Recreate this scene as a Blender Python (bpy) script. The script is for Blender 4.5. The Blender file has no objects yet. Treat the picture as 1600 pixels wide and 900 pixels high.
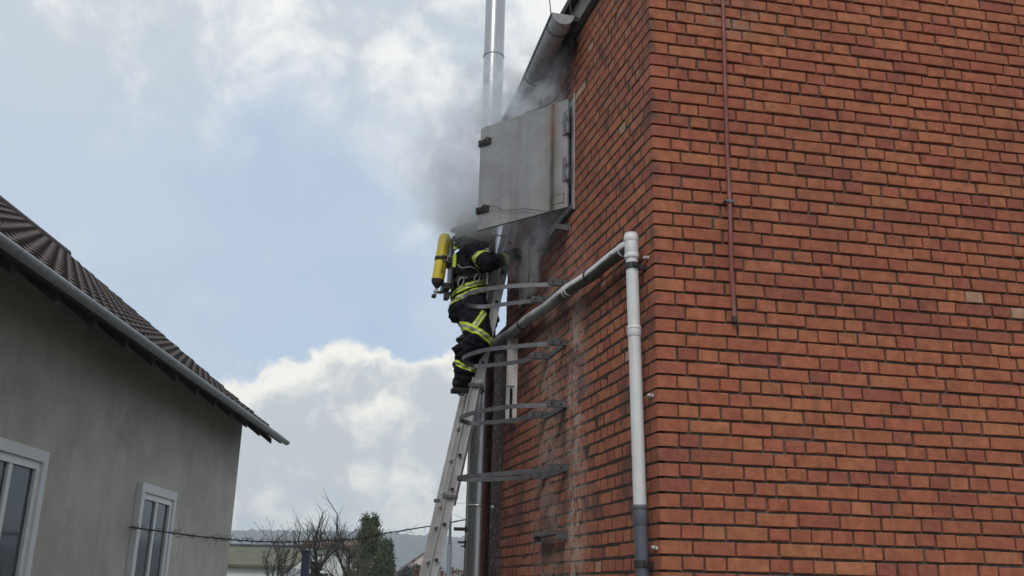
import bpy, bmesh, math, random
from mathutils import Vector, Matrix, Euler, noise
random.seed(7)
SC = bpy.context.scene
COL = SC.collection
PI = math.pi

# ------------------------------------------------------------------ camera, sky, sun, exposure
def setup_camera():
    up = Vector((120.0, 4840.0, -1526.64)).normalized()      # world up seen by the (slightly rolled, upward tilted) camera
    fw = Vector((0, 0, -1)); fh = (fw - up * fw.dot(up)).normalized()
    rt = fh.cross(up)
    R = Matrix((rt, fh, up))                                 # camera -> world
    cam = bpy.data.cameras.new('camera')
    cam.sensor_fit = 'HORIZONTAL'; cam.sensor_width = 36.0; cam.lens = 34.3495
    cam.clip_start = 0.05; cam.clip_end = 12000
    o = bpy.data.objects.new('camera', cam); COL.objects.link(o)
    o.matrix_world = Matrix.Translation((0, 0, 1.6)) @ R.to_4x4()
    SC.camera = o
setup_camera()
SUN_AZ, SUN_EL = math.radians(-162), math.radians(42)        # azimuth from +Y towards +X

class NT:
    """small helper for node trees"""
    def __init__(s, tree): s.t = tree; s.n = tree.nodes; s.l = tree.links
    def node(s, typ, **kw):
        n = s.n.new(typ)
        for k, v in kw.items(): setattr(n, k, v)
        return n
    def put(s, sock, v):
        if hasattr(v, 'is_output') or isinstance(v, bpy.types.NodeSocket): s.l.new(v, sock)
        else: sock.default_value = v
    def m(s, op, a, b=0.0, c=None, clamp=False):
        n = s.n.new('ShaderNodeMath'); n.operation = op; n.use_clamp = clamp
        s.put(n.inputs[0], a); s.put(n.inputs[1], b)
        if c is not None: s.put(n.inputs[2], c)
        return n.outputs[0]
    def vm(s, op, a, b=(0, 0, 0)):
        n = s.n.new('ShaderNodeVectorMath'); n.operation = op
        s.put(n.inputs[0], a)
        if op == 'SCALE': s.put(n.inputs[3], b)
        else: s.put(n.inputs[1], b)
        return n.outputs['Value'] if op in ('DOT_PRODUCT', 'LENGTH', 'DISTANCE') else n.outputs[0]
    def mix(s, f, a, b, blend='MIX'):
        n = s.n.new('ShaderNodeMix'); n.data_type = 'RGBA'; n.blend_type = blend
        s.put(n.inputs[0], f); s.put(n.inputs[6], a); s.put(n.inputs[7], b)
        return n.outputs[2]
    def noise(s, vec, scale, detail=4, rough=.55, dist=0.0, lac=2.0):
        n = s.n.new('ShaderNodeTexNoise'); s.put(n.inputs['Vector'], vec)
        n.inputs['Scale'].default_value = scale; n.inputs['Detail'].default_value = detail
        n.inputs['Roughness'].default_value = rough; n.inputs['Distortion'].default_value = dist; n.inputs['Lacunarity'].default_value = lac
        return n.outputs['Fac']
    def ss(s, v, lo, hi):
        n = s.n.new('ShaderNodeMapRange'); n.interpolation_type = 'SMOOTHSTEP'
        s.put(n.inputs[0], v); s.put(n.inputs[1], lo); s.put(n.inputs[2], hi); n.inputs[3].default_value = 0; n.inputs[4].default_value = 1
        return n.outputs[0]
    def blob(s, vec, c, r):
        d = s.vm('DIVIDE', s.vm('SUBTRACT', vec, c), r)
        l = s.vm('DOT_PRODUCT', d, d)
        return s.m('POWER', 2.718, s.m('MULTIPLY', l, -1.0))

def rgba(c): return (c[0], c[1], c[2], 1.0)

def setup_world():
    w = bpy.data.worlds.new('World'); SC.world = w; w.use_nodes = True
    t = NT(w.node_tree); t.n.clear()
    sky = t.node('ShaderNodeTexSky', sky_type='NISHITA'); sky.sun_disc = False
    sky.sun_elevation = SUN_EL; sky.sun_rotation = SUN_AZ % (2 * PI)
    sky.air_density = 1.0; sky.dust_density = 2.0; sky.ozone_density = 1.0; sky.altitude = 100
    tc = t.node('ShaderNodeTexCoord'); V = tc.outputs['Generated']
    n1 = t.noise(V, 5.0, 9, .56, .25)
    n2 = t.noise(t.vm('ADD', V, (3.1, 1.7, .4)), 11.0, 8, .6, .3)
    n3 = t.noise(t.vm('ADD', V, (7.1, 4.7, 2.4)), 3.2, 7, .55, .2)
    W = t.vm('MULTIPLY', V, (1, 0, 1))
    def B(x, z, rx, rz): return t.blob(W, (x, 0, z), (rx, 1, rz))
    up = t.node('ShaderNodeSeparateXYZ'); t.l.new(V, up.inputs[0]); z = up.outputs[2]
    n4 = t.noise(t.vm('ADD', V, (2.2, 8.1, 5.0)), 26.0, 7, .6, .5)
    fb = t.m('ADD', t.m('MULTIPLY', n1, .60), t.m('ADD', t.m('MULTIPLY', n2, .34), t.m('MULTIPLY', t.m('SUBTRACT', n4, .5), .22)))
    fb = t.m('ADD', fb, .04)
    # cumulus bank low in the sky
    d = t.m('SUBTRACT', fb, .64)
    for b, k in [(B(-.165, .150, .108, .088), .42), (B(-.062, .175, .050, .068), .32), (B(-.26, .12, .08, .07), .20)]: d = t.m('ADD', d, t.m('MULTIPLY', b, k))
    for b, k in [(B(-.17, .36, .20, .12), .22), (B(-.095, .245, .025, .035), .12)]: d = t.m('SUBTRACT', d, t.m('MULTIPLY', b, k))
    veil = t.m('SUBTRACT', 1.0, t.ss(z, .03, .17))
    d = t.m('ADD', d, t.m('MULTIPLY', veil, .14))
    mask = t.ss(d, -.02, .055)
    lump = t.m('ADD', t.m('MULTIPLY', n2, .62), t.m('ADD', t.m('MULTIPLY', n3, .45), t.m('MULTIPLY', n4, .42)))
    core = t.ss(t.m('ADD', d, t.m('MULTIPLY', t.m('SUBTRACT', lump, .74), 1.05)), .05, .34)
    ccol = t.mix(core, (9.4, 9.1, 8.35, 1), (5.2, 5.55, 5.85, 1))
    ccol = t.mix(t.m('MULTIPLY', veil, .30), ccol, (6.3, 6.9, 7.2, 1))
    # broken soft sheet overhead, wispy towards the blue gap
    e = t.m('ADD', t.m('MULTIPLY', n1, .5), t.m('ADD', t.m('MULTIPLY', n2, .28), t.m('MULTIPLY', n3, .34)))
    e = t.m('ADD', e, t.m('MULTIPLY', t.ss(z, .34, .56), .24))
    for b, k in [(B(-.13, .44, .09, .06), .08), (B(-.235, .40, .06, .09), -.09), (B(-.05, .40, .08, .06), .06)]: e = t.m('ADD', e, t.m('MULTIPLY', b, k))
    sheet = t.m('MULTIPLY', t.ss(e, .55, .86), .93)
    grey = t.ss(t.m('ADD', t.m('MULTIPLY', n3, 1.0), t.m('MULTIPLY', t.m('SUBTRACT', .5, n2), .9)), .42, .66)
    scol = t.mix(grey, (8.7, 8.65, 8.4, 1), (5.3, 5.8, 6.25, 1))
    base = t.mix(.62, sky.outputs[0], (5.0, 6.2, 8.0, 1))     # pale, moist blue
    base = t.mix(t.m('MULTIPLY', t.ss(n3, .3, .7), .42), base, (6.4, 6.9, 7.4, 1))
    c = t.mix(sheet, base, scol)
    c = t.mix(mask, c, ccol)
    bg = t.node('ShaderNodeBackground'); t.l.new(c, bg.inputs[0]); bg.inputs[1].default_value = 0.1
    out = t.node('ShaderNodeOutputWorld'); t.l.new(bg.outputs[0], out.inputs[0])
setup_world()

sl = bpy.data.lights.new('sun', 'SUN'); sl.energy = 1.1; sl.angle = math.radians(14); sl.color = (1, .955, .88)
so = bpy.data.objects.new('sun', sl); COL.objects.link(so)
sd = Vector((math.sin(SUN_AZ) * math.cos(SUN_EL), math.cos(SUN_AZ) * math.cos(SUN_EL), math.sin(SUN_EL)))
so.rotation_euler = sd.to_track_quat('Z', 'Y').to_euler(); so.location = sd * 30
SC.view_settings.view_transform = 'Standard'; SC.view_settings.look = 'None'; SC.view_settings.gamma = 1
SC.view_settings.exposure = 0.22
SC.render.engine = 'CYCLES'
SC.cycles.use_denoising = True
SC.cycles.max_bounces = 7; SC.cycles.diffuse_bounces = 3; SC.cycles.glossy_bounces = 3; SC.cycles.volume_bounces = 6; SC.cycles.transparent_max_bounces = 8
SC.cycles.use_adaptive_sampling = True; SC.cycles.adaptive_threshold = .02
SC.cycles.volume_step_rate = 1.6; SC.cycles.volume_max_steps = 128
SC.render.film_transparent = False

# ------------------------------------------------------------------ frames: L = left wall (s along it, off in front of it, z up), R = right wall, G = plain world
C0 = Vector((0.84157, 5.47, 0))
DL = Vector((-0.249935, 0.968263, 0)); DR = Vector((0.983910, 0.178663, 0)); NR = Vector((0.178663, -0.983910, 0)); NL = Vector((-0.968263, -0.249935, 0))
ML = Matrix.Translation(C0) @ Matrix.Rotation(math.atan2(DL.y, DL.x), 4, 'Z')
MR = Matrix.Translation(C0) @ Matrix.Rotation(math.atan2(DR.y, DR.x), 4, 'Z')   # y axis points INTO the wall
MG = Matrix.Identity(4)

class MB:
    """collects shapes; build() links them as one mesh object"""
    def __init__(s): s.v = []; s.f = []; s.sm = []; s.mi = []; s.M = Matrix.Identity(4); s.cur = 0
    def add(s, vs, fs, smooth=False):
        b = len(s.v); s.v += [s.M @ Vector(v) for v in vs]
        for f in fs: s.f.append([b + i for i in f]); s.sm.append(smooth); s.mi.append(s.cur)
        return s
    def box(s, a, b, ch=0.0):
        (x0, y0, z0), (x1, y1, z1) = [min(p, q) for p, q in zip(a, b)], [max(p, q) for p, q in zip(a, b)]
        if ch <= 0:
            return s.add([(x0, y0, z0), (x1, y0, z0), (x1, y1, z0), (x0, y1, z0), (x0, y0, z1), (x1, y0, z1), (x1, y1, z1), (x0, y1, z1)],
                         [(3, 2, 1, 0), (4, 5, 6, 7), (0, 1, 5, 4), (1, 2, 6, 5), (2, 3, 7, 6), (3, 0, 4, 7)])
        bm = bmesh.new(); bmesh.ops.create_cube(bm, size=1)
        for v in bm.verts: v.co = Vector(((x0 + x1) / 2 + v.co.x * (x1 - x0), (y0 + y1) / 2 + v.co.y * (y1 - y0), (z0 + z1) / 2 + v.co.z * (z1 - z0)))
        bmesh.ops.bevel(bm, geom=list(bm.edges), offset=ch, segments=1, affect='EDGES')
        bm.verts.index_update()
        s.add([v.co.copy() for v in bm.verts], [[v.index for v in f.verts] for f in bm.faces]); bm.free(); return s
    def tube(s, pts, r, n=12, cap=True, smooth=True):
        pts = [Vector(p) for p in pts]; k = len(pts)
        rs = r if isinstance(r, (list, tuple)) else [r] * k
        vs = []; prev = None
        for i, p in enumerate(pts):
            a = pts[max(i - 1, 0)]; c = pts[min(i + 1, k - 1)]
            d = (c - a).normalized() if (c - a).length > 1e-9 else Vector((0, 0, 1))
            if prev is None:
                x = d.orthogonal().normalized()
            else:
                x = (prev - d * prev.dot(d)).normalized()
            prev = x; y = d.cross(x)
            for j in range(n):
                t = 2 * PI * j / n; vs.append(p + (x * math.cos(t) + y * math.sin(t)) * rs[i])
        fs = []
        for i in range(k - 1):
            for j in range(n):
                fs.append((i * n + j, i * n + (j + 1) % n, (i + 1) * n + (j + 1) % n, (i + 1) * n + j))
        s.add(vs, fs, smooth)
        if cap:
            s.add(vs[:n], [tuple(reversed(range(n)))]); s.add(vs[-n:], [tuple(range(n))])
        return s
    def lathe(s, prof, n=24, smooth=True):
        """profile of (r, z) about the local z axis"""
        vs = []; fs = []
        for r, z in prof:
            for j in range(n): t = 2 * PI * j / n; vs.append((r * math.cos(t), r * math.sin(t), z))
        for i in range(len(prof) - 1):
            for j in range(n): fs.append((i * n + j, i * n + (j + 1) % n, (i + 1) * n + (j + 1) % n, (i + 1) * n + j))
        s.add(vs, fs, smooth); s.add(vs[:n], [tuple(reversed(range(n)))]); s.add(vs[-n:], [tuple(range(n))])
        return s
    def prism(s, poly, z0, z1):
        n = len(poly)
        return s.add([(x, y, z0) for x, y in poly] + [(x, y, z1) for x, y in poly],
                     [tuple(reversed(range(n))), tuple(range(n, 2 * n))] + [(i, (i + 1) % n, n + (i + 1) % n, n + i) for i in range(n)])
    def strip(s, pts, h, th):
        """flat bar standing on edge, following pts (in plan), height h, thickness th"""
        pts = [Vector(p) for p in pts]; k = len(pts); vs = []
        for i, p in enumerate(pts):
            d = (pts[min(i + 1, k - 1)] - pts[max(i - 1, 0)]); d.z = 0; d.normalize(); q = Vector((-d.y, d.x, 0)) * th / 2; u = Vector((0, 0, h / 2))
            vs += [p + q - u, p + q + u, p - q + u, p - q - u]
        fs = [(0, 1, 2, 3), tuple(4 * (k - 1) + j for j in (3, 2, 1, 0))]
        for i in range(k - 1):
            for j in range(4): fs.append((4 * i + j, 4 * i + 4 + j, 4 * i + 4 + (j + 1) % 4, 4 * i + (j + 1) % 4))
        return s.add(vs, fs)
    def mesh(s, name, mats, base=(0, 0, 0)):
        me = bpy.data.meshes.new(name); b = Vector(base)
        me.from_pydata([v - b for v in s.v], [], s.f)
        for m in (mats if isinstance(mats, (list, tuple)) else [mats]): me.materials.append(m)
        me.polygons.foreach_set('use_smooth', s.sm); me.polygons.foreach_set('material_index', s.mi)
        me.update(); return me

def bez(pts, n=8):
    """Catmull-Rom through pts"""
    P = [Vector(p) for p in pts]; P = [P[0] * 2 - P[1]] + P + [P[-1] * 2 - P[-2]]; out = []
    for i in range(1, len(P) - 2):
        for j in range(n):
            t = j / n; a, b, c, d = P[i - 1], P[i], P[i + 1], P[i + 2]
            out.append(.5 * ((2 * b) + (c - a) * t + (2 * a - 5 * b + 4 * c - d) * t * t + (3 * b - a - 3 * c + d) * t ** 3))
    out.append(P[-2]); return out

class Thing:
    """an Empty at the thing's base; parts are given in the coordinates of its frame"""
    def __init__(s, name, label, cat, base=(0, 0, 0), M=MG, group=None, kind=None):
        s.o = bpy.data.objects.new(name, None); COL.objects.link(s.o); s.base = Vector(base)
        s.o.empty_display_size = .1
        s.o.matrix_world = M @ Matrix.Translation(s.base)
        s.o['label'] = label; s.o['category'] = cat
        if group: s.o['group'] = group
        if kind: s.o['kind'] = kind
    def part(s, name, mb, mat, under=None, label=None, kind=None):
        me = mb if isinstance(mb, bpy.types.Mesh) else mb.mesh(name, mat, s.base)
        o = bpy.data.objects.new(name, me); COL.objects.link(o); o.parent = under or s.o
        if label: o['label'] = label
        if kind: o['kind'] = kind
        return o
def single(name, mb, mat, label, cat, base=(0, 0, 0), M=MG, group=None, kind=None):
    me = mb.mesh(name, mat, base); o = bpy.data.objects.new(name, me); COL.objects.link(o)
    o.matrix_world = M @ Matrix.Translation(base)
    if label: o['label'] = label
    if cat: o['category'] = cat
    if group: o['group'] = group
    if kind: o['kind'] = kind
    return o

# ------------------------------------------------------------------ materials
def mat(name, col, rough=.6, metal=0.0, var=.25, vscale=8.0, bump=0.0, bscale=40.0, spots=None, streak=None, spec=.5):
    m = bpy.data.materials.new(name); m.use_nodes = True; t = NT(m.node_tree); p = t.n['Principled BSDF']
    g = t.node('ShaderNodeNewGeometry'); P = g.outputs['Position']
    c = rgba(col)
    if var:
        nf = t.noise(P, vscale, 5, .6)
        c = t.mix(t.ss(nf, .25, .75), rgba([x * (1 - var) for x in col]), rgba([min(1, x * (1 + var * .6)) for x in col]))
    if spots:   # (colour, scale, lo, hi)
        sc, ss_, lo, hi = spots
        c = t.mix(t.ss(t.noise(P, ss_, 6, .65), lo, hi), c, rgba(sc))
    if streak:  # vertical runs (colour, scale, amount)
        sc, ss_, am = streak
        f = t.ss(t.noise(t.vm('MULTIPLY', P, (ss_, ss_, ss_ * .06)), 1.0, 5, .6), .48, .72)
        c = t.mix(t.m('MULTIPLY', f, am), c, rgba(sc))
    t.put(p.inputs['Base Color'], c); p.inputs['Metallic'].default_value = metal
    p.inputs['Specular IOR Level'].default_value = spec
    t.put(p.inputs['Roughness'], t.m('ADD', rough - .08, t.m('MULTIPLY', t.noise(P, vscale * 2.3, 4), .16)))
    if bump:
        b = t.node('ShaderNodeBump'); b.inputs['Strength'].default_value = bump; b.inputs['Distance'].default_value = .01
        t.l.new(t.noise(P, bscale, 5, .6), b.inputs['Height']); t.l.new(b.outputs[0], p.inputs['Normal'])
    return m

def wall_coords(t):
    g = t.node('ShaderNodeNewGeometry'); P = g.outputs['Position']
    Q = t.vm('SUBTRACT', P, tuple(C0))
    s = t.vm('DOT_PRODUCT', Q, tuple(DL)); off = t.vm('DOT_PRODUCT', Q, tuple(NL))
    sp = t.node('ShaderNodeSeparateXYZ'); t.l.new(P, sp.inputs[0])
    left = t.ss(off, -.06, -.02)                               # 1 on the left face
    return P, s, sp.outputs[2], left

def stain_and_glare(t, c, P, s, z, left, k):
    """lime bloom, grime and old repairs: patches with a shape of their own, mostly on the ladder side; plus painted glare on the left face"""
    c = t.mix(t.m('MULTIPLY', left, .10), c, (.30, .165, .125, 1)) if k < 1 else c      # smoke haze and sky glare painted in: left face duller, paler
    n1 = t.noise(P, 2.6, 6, .62); n2 = t.noise(t.vm('ADD', P, (5, 2, 8)), 9.0, 6, .68); n3 = t.noise(t.vm('ADD', P, (1, 9, 3)), 26.0, 5, .7)
    sw = t.m('ADD', s, t.m('MULTIPLY', t.m('SUBTRACT', n1, .5), .35))
    def colm(c0, w): d0 = t.m('DIVIDE', t.m('SUBTRACT', sw, c0), w); return t.m('MULTIPLY', t.m('POWER', 2.718, t.m('MULTIPLY', t.m('MULTIPLY', d0, d0), -1.0)), left)
    low = t.m('SUBTRACT', 1.0, t.ss(z, 3.3, 4.5))
    low2 = t.m('SUBTRACT', 1.0, t.m('MULTIPLY', t.ss(z, 3.9, 4.6), .6))
    pale = t.m('MULTIPLY', t.m('MULTIPLY', colm(2.12, .30), low2), t.ss(n2, .34, .60))
    c = t.mix(t.m('MULTIPLY', pale, .72), c, (.235, .170, .130, 1))
    dark = t.m('MULTIPLY', colm(1.73, .10), t.ss(n2, .40, .58))
    c = t.mix(t.m('MULTIPLY', dark, .75), c, (.085, .060, .052, 1))
    bloom = t.m('MULTIPLY', t.m('MAXIMUM', colm(1.47, .20), t.m('MULTIPLY', colm(2.15, .34), .5)), low)
    f1 = t.m('MULTIPLY', t.ss(t.m('ADD', t.m('MULTIPLY', n3, .5), t.m('MULTIPLY', n2, .6)), .46, .62), bloom)
    c = t.mix(t.m('MINIMUM', t.m('MULTIPLY', f1, .85 * k * k), .75), c, (.52, .49, .46, 1))
    # weathering of the whole wall: broad tonal drift, rain runs, a cement smear high on the right face
    drift = t.noise(t.vm('MULTIPLY', P, (.9, .9, .55)), 1.0, 4, .6)
    c = t.mix(t.m('MULTIPLY', t.ss(drift, .42, .66), .26), c, (.170, .066, .046, 1)) if k < 1 else c
    runs = t.ss(t.noise(t.vm('MULTIPLY', P, (9, 9, .5)), 1.0, 5, .65), .54, .74)
    c = t.mix(t.m('MULTIPLY', runs, .30), c, (.090, .058, .048, 1))
    rs = t.vm('DOT_PRODUCT', t.vm('SUBTRACT', P, tuple(C0)), tuple(DR)); notl = t.m('SUBTRACT', 1.0, left)
    sd1 = t.m('DIVIDE', t.m('SUBTRACT', rs, .56), .20); sd2 = t.m('DIVIDE', t.m('SUBTRACT', z, 5.27), .11)
    smear = t.m('POWER', 2.718, t.m('MULTIPLY', t.m('ADD', t.m('MULTIPLY', sd1, sd1), t.m('MULTIPLY', sd2, sd2)), -1.0))
    smear = t.m('MULTIPLY', t.m('MULTIPLY', smear, notl), t.ss(t.m('ADD', t.m('MULTIPLY', n2, .7), t.m('MULTIPLY', n3, .4)), .50, .66))
    c = t.mix(t.m('MULTIPLY', smear, .75), c, (.27, .255, .225, 1))
    pat = t.ss(t.noise(t.vm('ADD', P, (3, 3, 1)), 5.0, 5, .6), .64, .76)
    c = t.mix(t.m('MULTIPLY', pat, .35), c, (.28, .180, .125, 1))
    spat = t.m('MULTIPLY', t.ss(n3, .60, .70), t.m('ADD', .12, t.m('MULTIPLY', bloom, .7)))
    c = t.mix(t.m('MULTIPLY', spat, k * .6), c, (.44, .42, .39, 1))
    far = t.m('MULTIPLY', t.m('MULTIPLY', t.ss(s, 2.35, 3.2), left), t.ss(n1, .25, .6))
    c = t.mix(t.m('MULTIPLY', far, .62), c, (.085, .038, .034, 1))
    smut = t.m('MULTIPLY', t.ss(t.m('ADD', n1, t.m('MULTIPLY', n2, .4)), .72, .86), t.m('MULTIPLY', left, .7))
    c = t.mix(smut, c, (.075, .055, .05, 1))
    return c, n2, n3

def brick_mat(name, source):
    m = bpy.data.materials.new(name); m.use_nodes = True; t = NT(m.node_tree); p = t.n['Principled BSDF']
    P, s, z, left = wall_coords(t)
    if source == 'object': oi = t.node('ShaderNodeObjectInfo'); c = oi.outputs['Color']
    else: a = t.node('ShaderNodeAttribute', attribute_name='bc'); c = a.outputs['Color']
    mott = t.noise(P, 17, 7, .68); fine = t.noise(P, 95, 4, .6)
    c = t.mix(t.ss(mott, .28, .72), t.mix(1.0, c, (.74, .71, .71, 1), 'MULTIPLY'), t.mix(1.0, c, (1.18, 1.15, 1.1, 1), 'MULTIPLY'))
    c = t.mix(t.m('MULTIPLY', t.ss(fine, .60, .74), .45), c, (.07, .032, .024, 1))
    c, n2, n3 = stain_and_glare(t, c, P, s, z, left, .8)
    t.put(p.inputs['Base Color'], c); p.inputs['Roughness'].default_value = .86; p.inputs['Specular IOR Level'].default_value = .25
    b = t.node('ShaderNodeBump'); b.inputs['Strength'].default_value = .55; b.inputs['Distance'].default_value = .006
    t.l.new(t.m('ADD', t.m('MULTIPLY', mott, .9), t.m('MULTIPLY', fine, .4)), b.inputs['Height']); t.l.new(b.outputs[0], p.inputs['Normal'])
    return m

def mortar_mat():
    m = bpy.data.materials.new('mortar'); m.use_nodes = True; t = NT(m.node_tree); p = t.n['Principled BSDF']
    P, s, z, left = wall_coords(t)
    n = t.noise(P, 12, 6, .65)
    c = t.mix(t.ss(n, .3, .7), (.085, .074, .062, 1), (.185, .168, .142, 1))
    c = t.mix(t.m('MULTIPLY', left, .8), c, (.040, .030, .026, 1))      # darker mortar on the ladder side
    c, n2, n3 = stain_and_glare(t, c, P, s, z, left, 1.0)
    t.put(p.inputs['Base Color'], c); p.inputs['Roughness'].default_value = .95; p.inputs['Specular IOR Level'].default_value = .1
    b = t.node('ShaderNodeBump'); b.inputs['Strength'].default_value = .9; b.inputs['Distance'].default_value = .012
    t.l.new(t.noise(P, 60, 6, .7), b.inputs['Height']); t.l.new(b.outputs[0], p.inputs['Normal'])
    return m

def door_mat():
    m = bpy.data.materials.new('door_sheet'); m.use_nodes = True; t = NT(m.node_tree); p = t.n['Principled BSDF']
    g = t.node('ShaderNodeNewGeometry'); P = g.outputs['Position']
    Q = t.vm('SUBTRACT', P, tuple(ML @ Vector((1.53, .02, 0))))
    ud = (ML.to_3x3() @ Vector((.797, .603, 0)))
    u = t.vm('DOT_PRODUCT', Q, tuple(ud)); sp = t.node('ShaderNodeSeparateXYZ'); t.l.new(P, sp.inputs[0]); z = sp.outputs[2]
    n1 = t.noise(P, 3.5, 6, .6); n2 = t.noise(P, 14, 6, .65)
    run = t.noise(t.vm('MULTIPLY', P, (16, 16, .9)), 1.0, 5, .6)
    c = t.mix(t.ss(n1, .3, .7), (.24, .243, .25, 1), (.335, .338, .343, 1))
    c = t.mix(t.m('MULTIPLY', t.ss(run, .45, .75), .45), c, (.18, .172, .165, 1))
    c = t.mix(t.m('MULTIPLY', t.ss(n2, .62, .70), .55), c, (.17, .155, .14, 1))
    du = t.m('ABSOLUTE', t.m('SUBTRACT', u, t.m('ADD', .178, t.m('MULTIPLY', t.m('SUBTRACT', n1, .5), .02))))
    wide = t.m('MULTIPLY', t.m('SUBTRACT', 1.0, t.ss(du, .01, .10)), .6)
    c = t.mix(wide, c, (.20, .165, .11, 1))
    core = t.m('SUBTRACT', 1.0, t.ss(du, .004, .034))
    rust = t.mix(t.ss(z, 4.85, 5.2), (.050, .043, .036, 1), (.16, .065, .025, 1))
    c = t.mix(t.m('MULTIPLY', core, .9), c, rust)
    dots = t.m('MULTIPLY', t.ss(t.noise(P, 30, 3, .5), .685, .715), t.ss(u, .62, .75))
    c = t.mix(dots, c, (.05, .045, .042, 1))
    t.put(p.inputs['Base Color'], c); p.inputs['Metallic'].default_value = .35
    t.put(p.inputs['Roughness'], t.m('ADD', .42, t.m('MULTIPLY', n2, .25)))
    b = t.node('ShaderNodeBump'); b.inputs['Strength'].default_value = .35; b.inputs['Distance'].default_value = .02
    t.l.new(t.m('ADD', t.noise(P, 4.5, 3, .5), t.m('MULTIPLY', n2, .15)), b.inputs['Height']); t.l.new(b.outputs[0], p.inputs['Normal'])
    return m

def steel_flue_mat():
    m = bpy.data.materials.new('polished_steel'); m.use_nodes = True; t = NT(m.node_tree); p = t.n['Principled BSDF']
    g = t.node('ShaderNodeNewGeometry'); P = g.outputs['Position']
    p.inputs['Metallic'].default_value = 1.0
    n = t.noise(t.vm('MULTIPLY', P, (6, 6, .8)), 1.0, 5, .6)
    t.put(p.inputs['Base Color'], t.mix(n, (.34, .345, .35, 1), (.44, .445, .45, 1)))
    t.put(p.inputs['Roughness'], t.m('ADD', .16, t.m('MULTIPLY', n, .20)))
    b = t.node('ShaderNodeBump'); b.inputs['Strength'].default_value = .06; b.inputs['Distance'].default_value = .01
    t.l.new(t.noise(P, 3.0, 3, .5), b.inputs['Height']); t.l.new(b.outputs[0], p.inputs['Normal'])
    return m

def pvc_mat():
    """light grey drain pipe, grown over with moss and dirt on its underside"""
    m = bpy.data.materials.new('mossy_pvc'); m.use_nodes = True; t = NT(m.node_tree); p = t.n['Principled BSDF']
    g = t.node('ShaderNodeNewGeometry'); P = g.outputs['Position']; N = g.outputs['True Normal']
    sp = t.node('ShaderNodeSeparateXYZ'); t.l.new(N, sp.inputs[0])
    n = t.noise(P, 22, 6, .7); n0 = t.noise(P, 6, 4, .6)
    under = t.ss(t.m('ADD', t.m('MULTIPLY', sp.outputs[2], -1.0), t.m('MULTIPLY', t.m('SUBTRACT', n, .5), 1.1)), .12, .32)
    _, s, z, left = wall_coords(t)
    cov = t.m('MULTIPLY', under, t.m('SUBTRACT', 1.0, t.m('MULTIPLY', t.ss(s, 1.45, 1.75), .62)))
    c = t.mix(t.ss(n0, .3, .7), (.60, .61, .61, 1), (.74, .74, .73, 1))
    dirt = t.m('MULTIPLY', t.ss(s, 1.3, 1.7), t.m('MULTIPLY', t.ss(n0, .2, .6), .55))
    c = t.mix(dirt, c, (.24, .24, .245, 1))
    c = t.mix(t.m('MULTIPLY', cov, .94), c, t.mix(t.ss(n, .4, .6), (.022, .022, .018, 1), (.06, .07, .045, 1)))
    t.put(p.inputs['Base Color'], c); p.inputs['Roughness'].default_value = .5
    b = t.node('ShaderNodeBump'); b.inputs['Strength'].default_value = .5; b.inputs['Distance'].default_value = .008
    t.l.new(t.m('MULTIPLY', n, cov), b.inputs['Height']); t.l.new(b.outputs[0], p.inputs['Normal'])
    return m

M = {}
M['brick_o'] = brick_mat('brick_single', 'object'); M['brick_a'] = brick_mat('brick_joined', 'attr'); M['mortar'] = mortar_mat()
M['door'] = door_mat(); M['steel'] = steel_flue_mat(); M['pvc_moss'] = pvc_mat()
M['pvc'] = mat('grey_pvc', (.70, .71, .71), .38, 0, .10, 5, .05, 60, streak=((.30, .31, .31), 22, .35))
M['pvc_dark'] = mat('dark_pvc', (.095, .105, .125), .42, 0, .12, 6, streak=((.16, .165, .17), 20, .3))
M['galv'] = mat('galvanised_steel', (.150, .155, .168), .5, .45, .25, 14, .15, 50, spots=((.14, .12, .10), 18, .58, .72))
M['galv_light'] = mat('light_zinc', (.42, .43, .44), .5, .5, .2, 9, .1, 40, streak=((.20, .20, .20), 18, .5))
M['alu'] = mat('aluminium', (.54, .54, .54), .40, .45, .14, 9, .08, 70, streak=((.33, .33, .33), 30, .4))
M['alu_dull'] = mat('dull_aluminium', (.80, .80, .79), .55, .15, .15, 9, .1, 40, streak=((.30, .29, .28), 25, .5))
M['iron'] = mat('dark_iron', (.055, .05, .048), .6, .4, .3, 20, .3, 60)
M['black'] = mat('black_rubber', (.018, .018, .019), .65, 0, .25, 20)
M['blackplastic'] = mat('black_plastic', (.022, .022, .024), .4, 0, .2, 20)
M['redpipe'] = mat('red_conduit', (.20, .052, .045), .5, .1, .3, 6, .2, 50, streak=((.33, .19, .16), 18, .7))
M['whiteplastic'] = mat('white_plastic', (.66, .66, .64), .45, 0, .1, 30)
M['fascia'] = mat('fascia_board', (.16, .155, .145), .75, 0, .3, 9, .3, 30)
M['soffit'] = mat('shadow_dark_soffit', (.028, .024, .024), .85, 0, .3, 12, .4, 30)  # near-black puts the shadow under the eave into the colour
M['roofing'] = mat('roofing_felt', (.06, .06, .062), .9, 0, .3, 8, .4, 40)
M['hollow_dark'] = mat('dark_hollow', (.012, .011, .010), .95, 0, .3, 8)  # near-black colour paints in the darkness of hatch interior and slot
M['annex'] = mat('flaking_render', (.085, .050, .044), .9, 0, .5, 14, .8, 45, spots=((.36, .34, .35), 21, .55, .66))
M['suit'] = mat('navy_suit_cloth', (.0075, .0085, .0125), .85, 0, .35, 18, .55, 160, spec=.2)
M['hivis'] = mat('yellow_tape', (.60, .76, .045), .45, 0, .12, 20)
M['silver'] = mat('silver_tape', (.34, .35, .34), .4, .3, .12, 30)
M['boot'] = mat('boot_leather', (.014, .013, .013), .45, 0, .3, 25, .3, 90)
M['skin'] = mat('skin', (.42, .24, .17), .5, 0, .1, 20)
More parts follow.
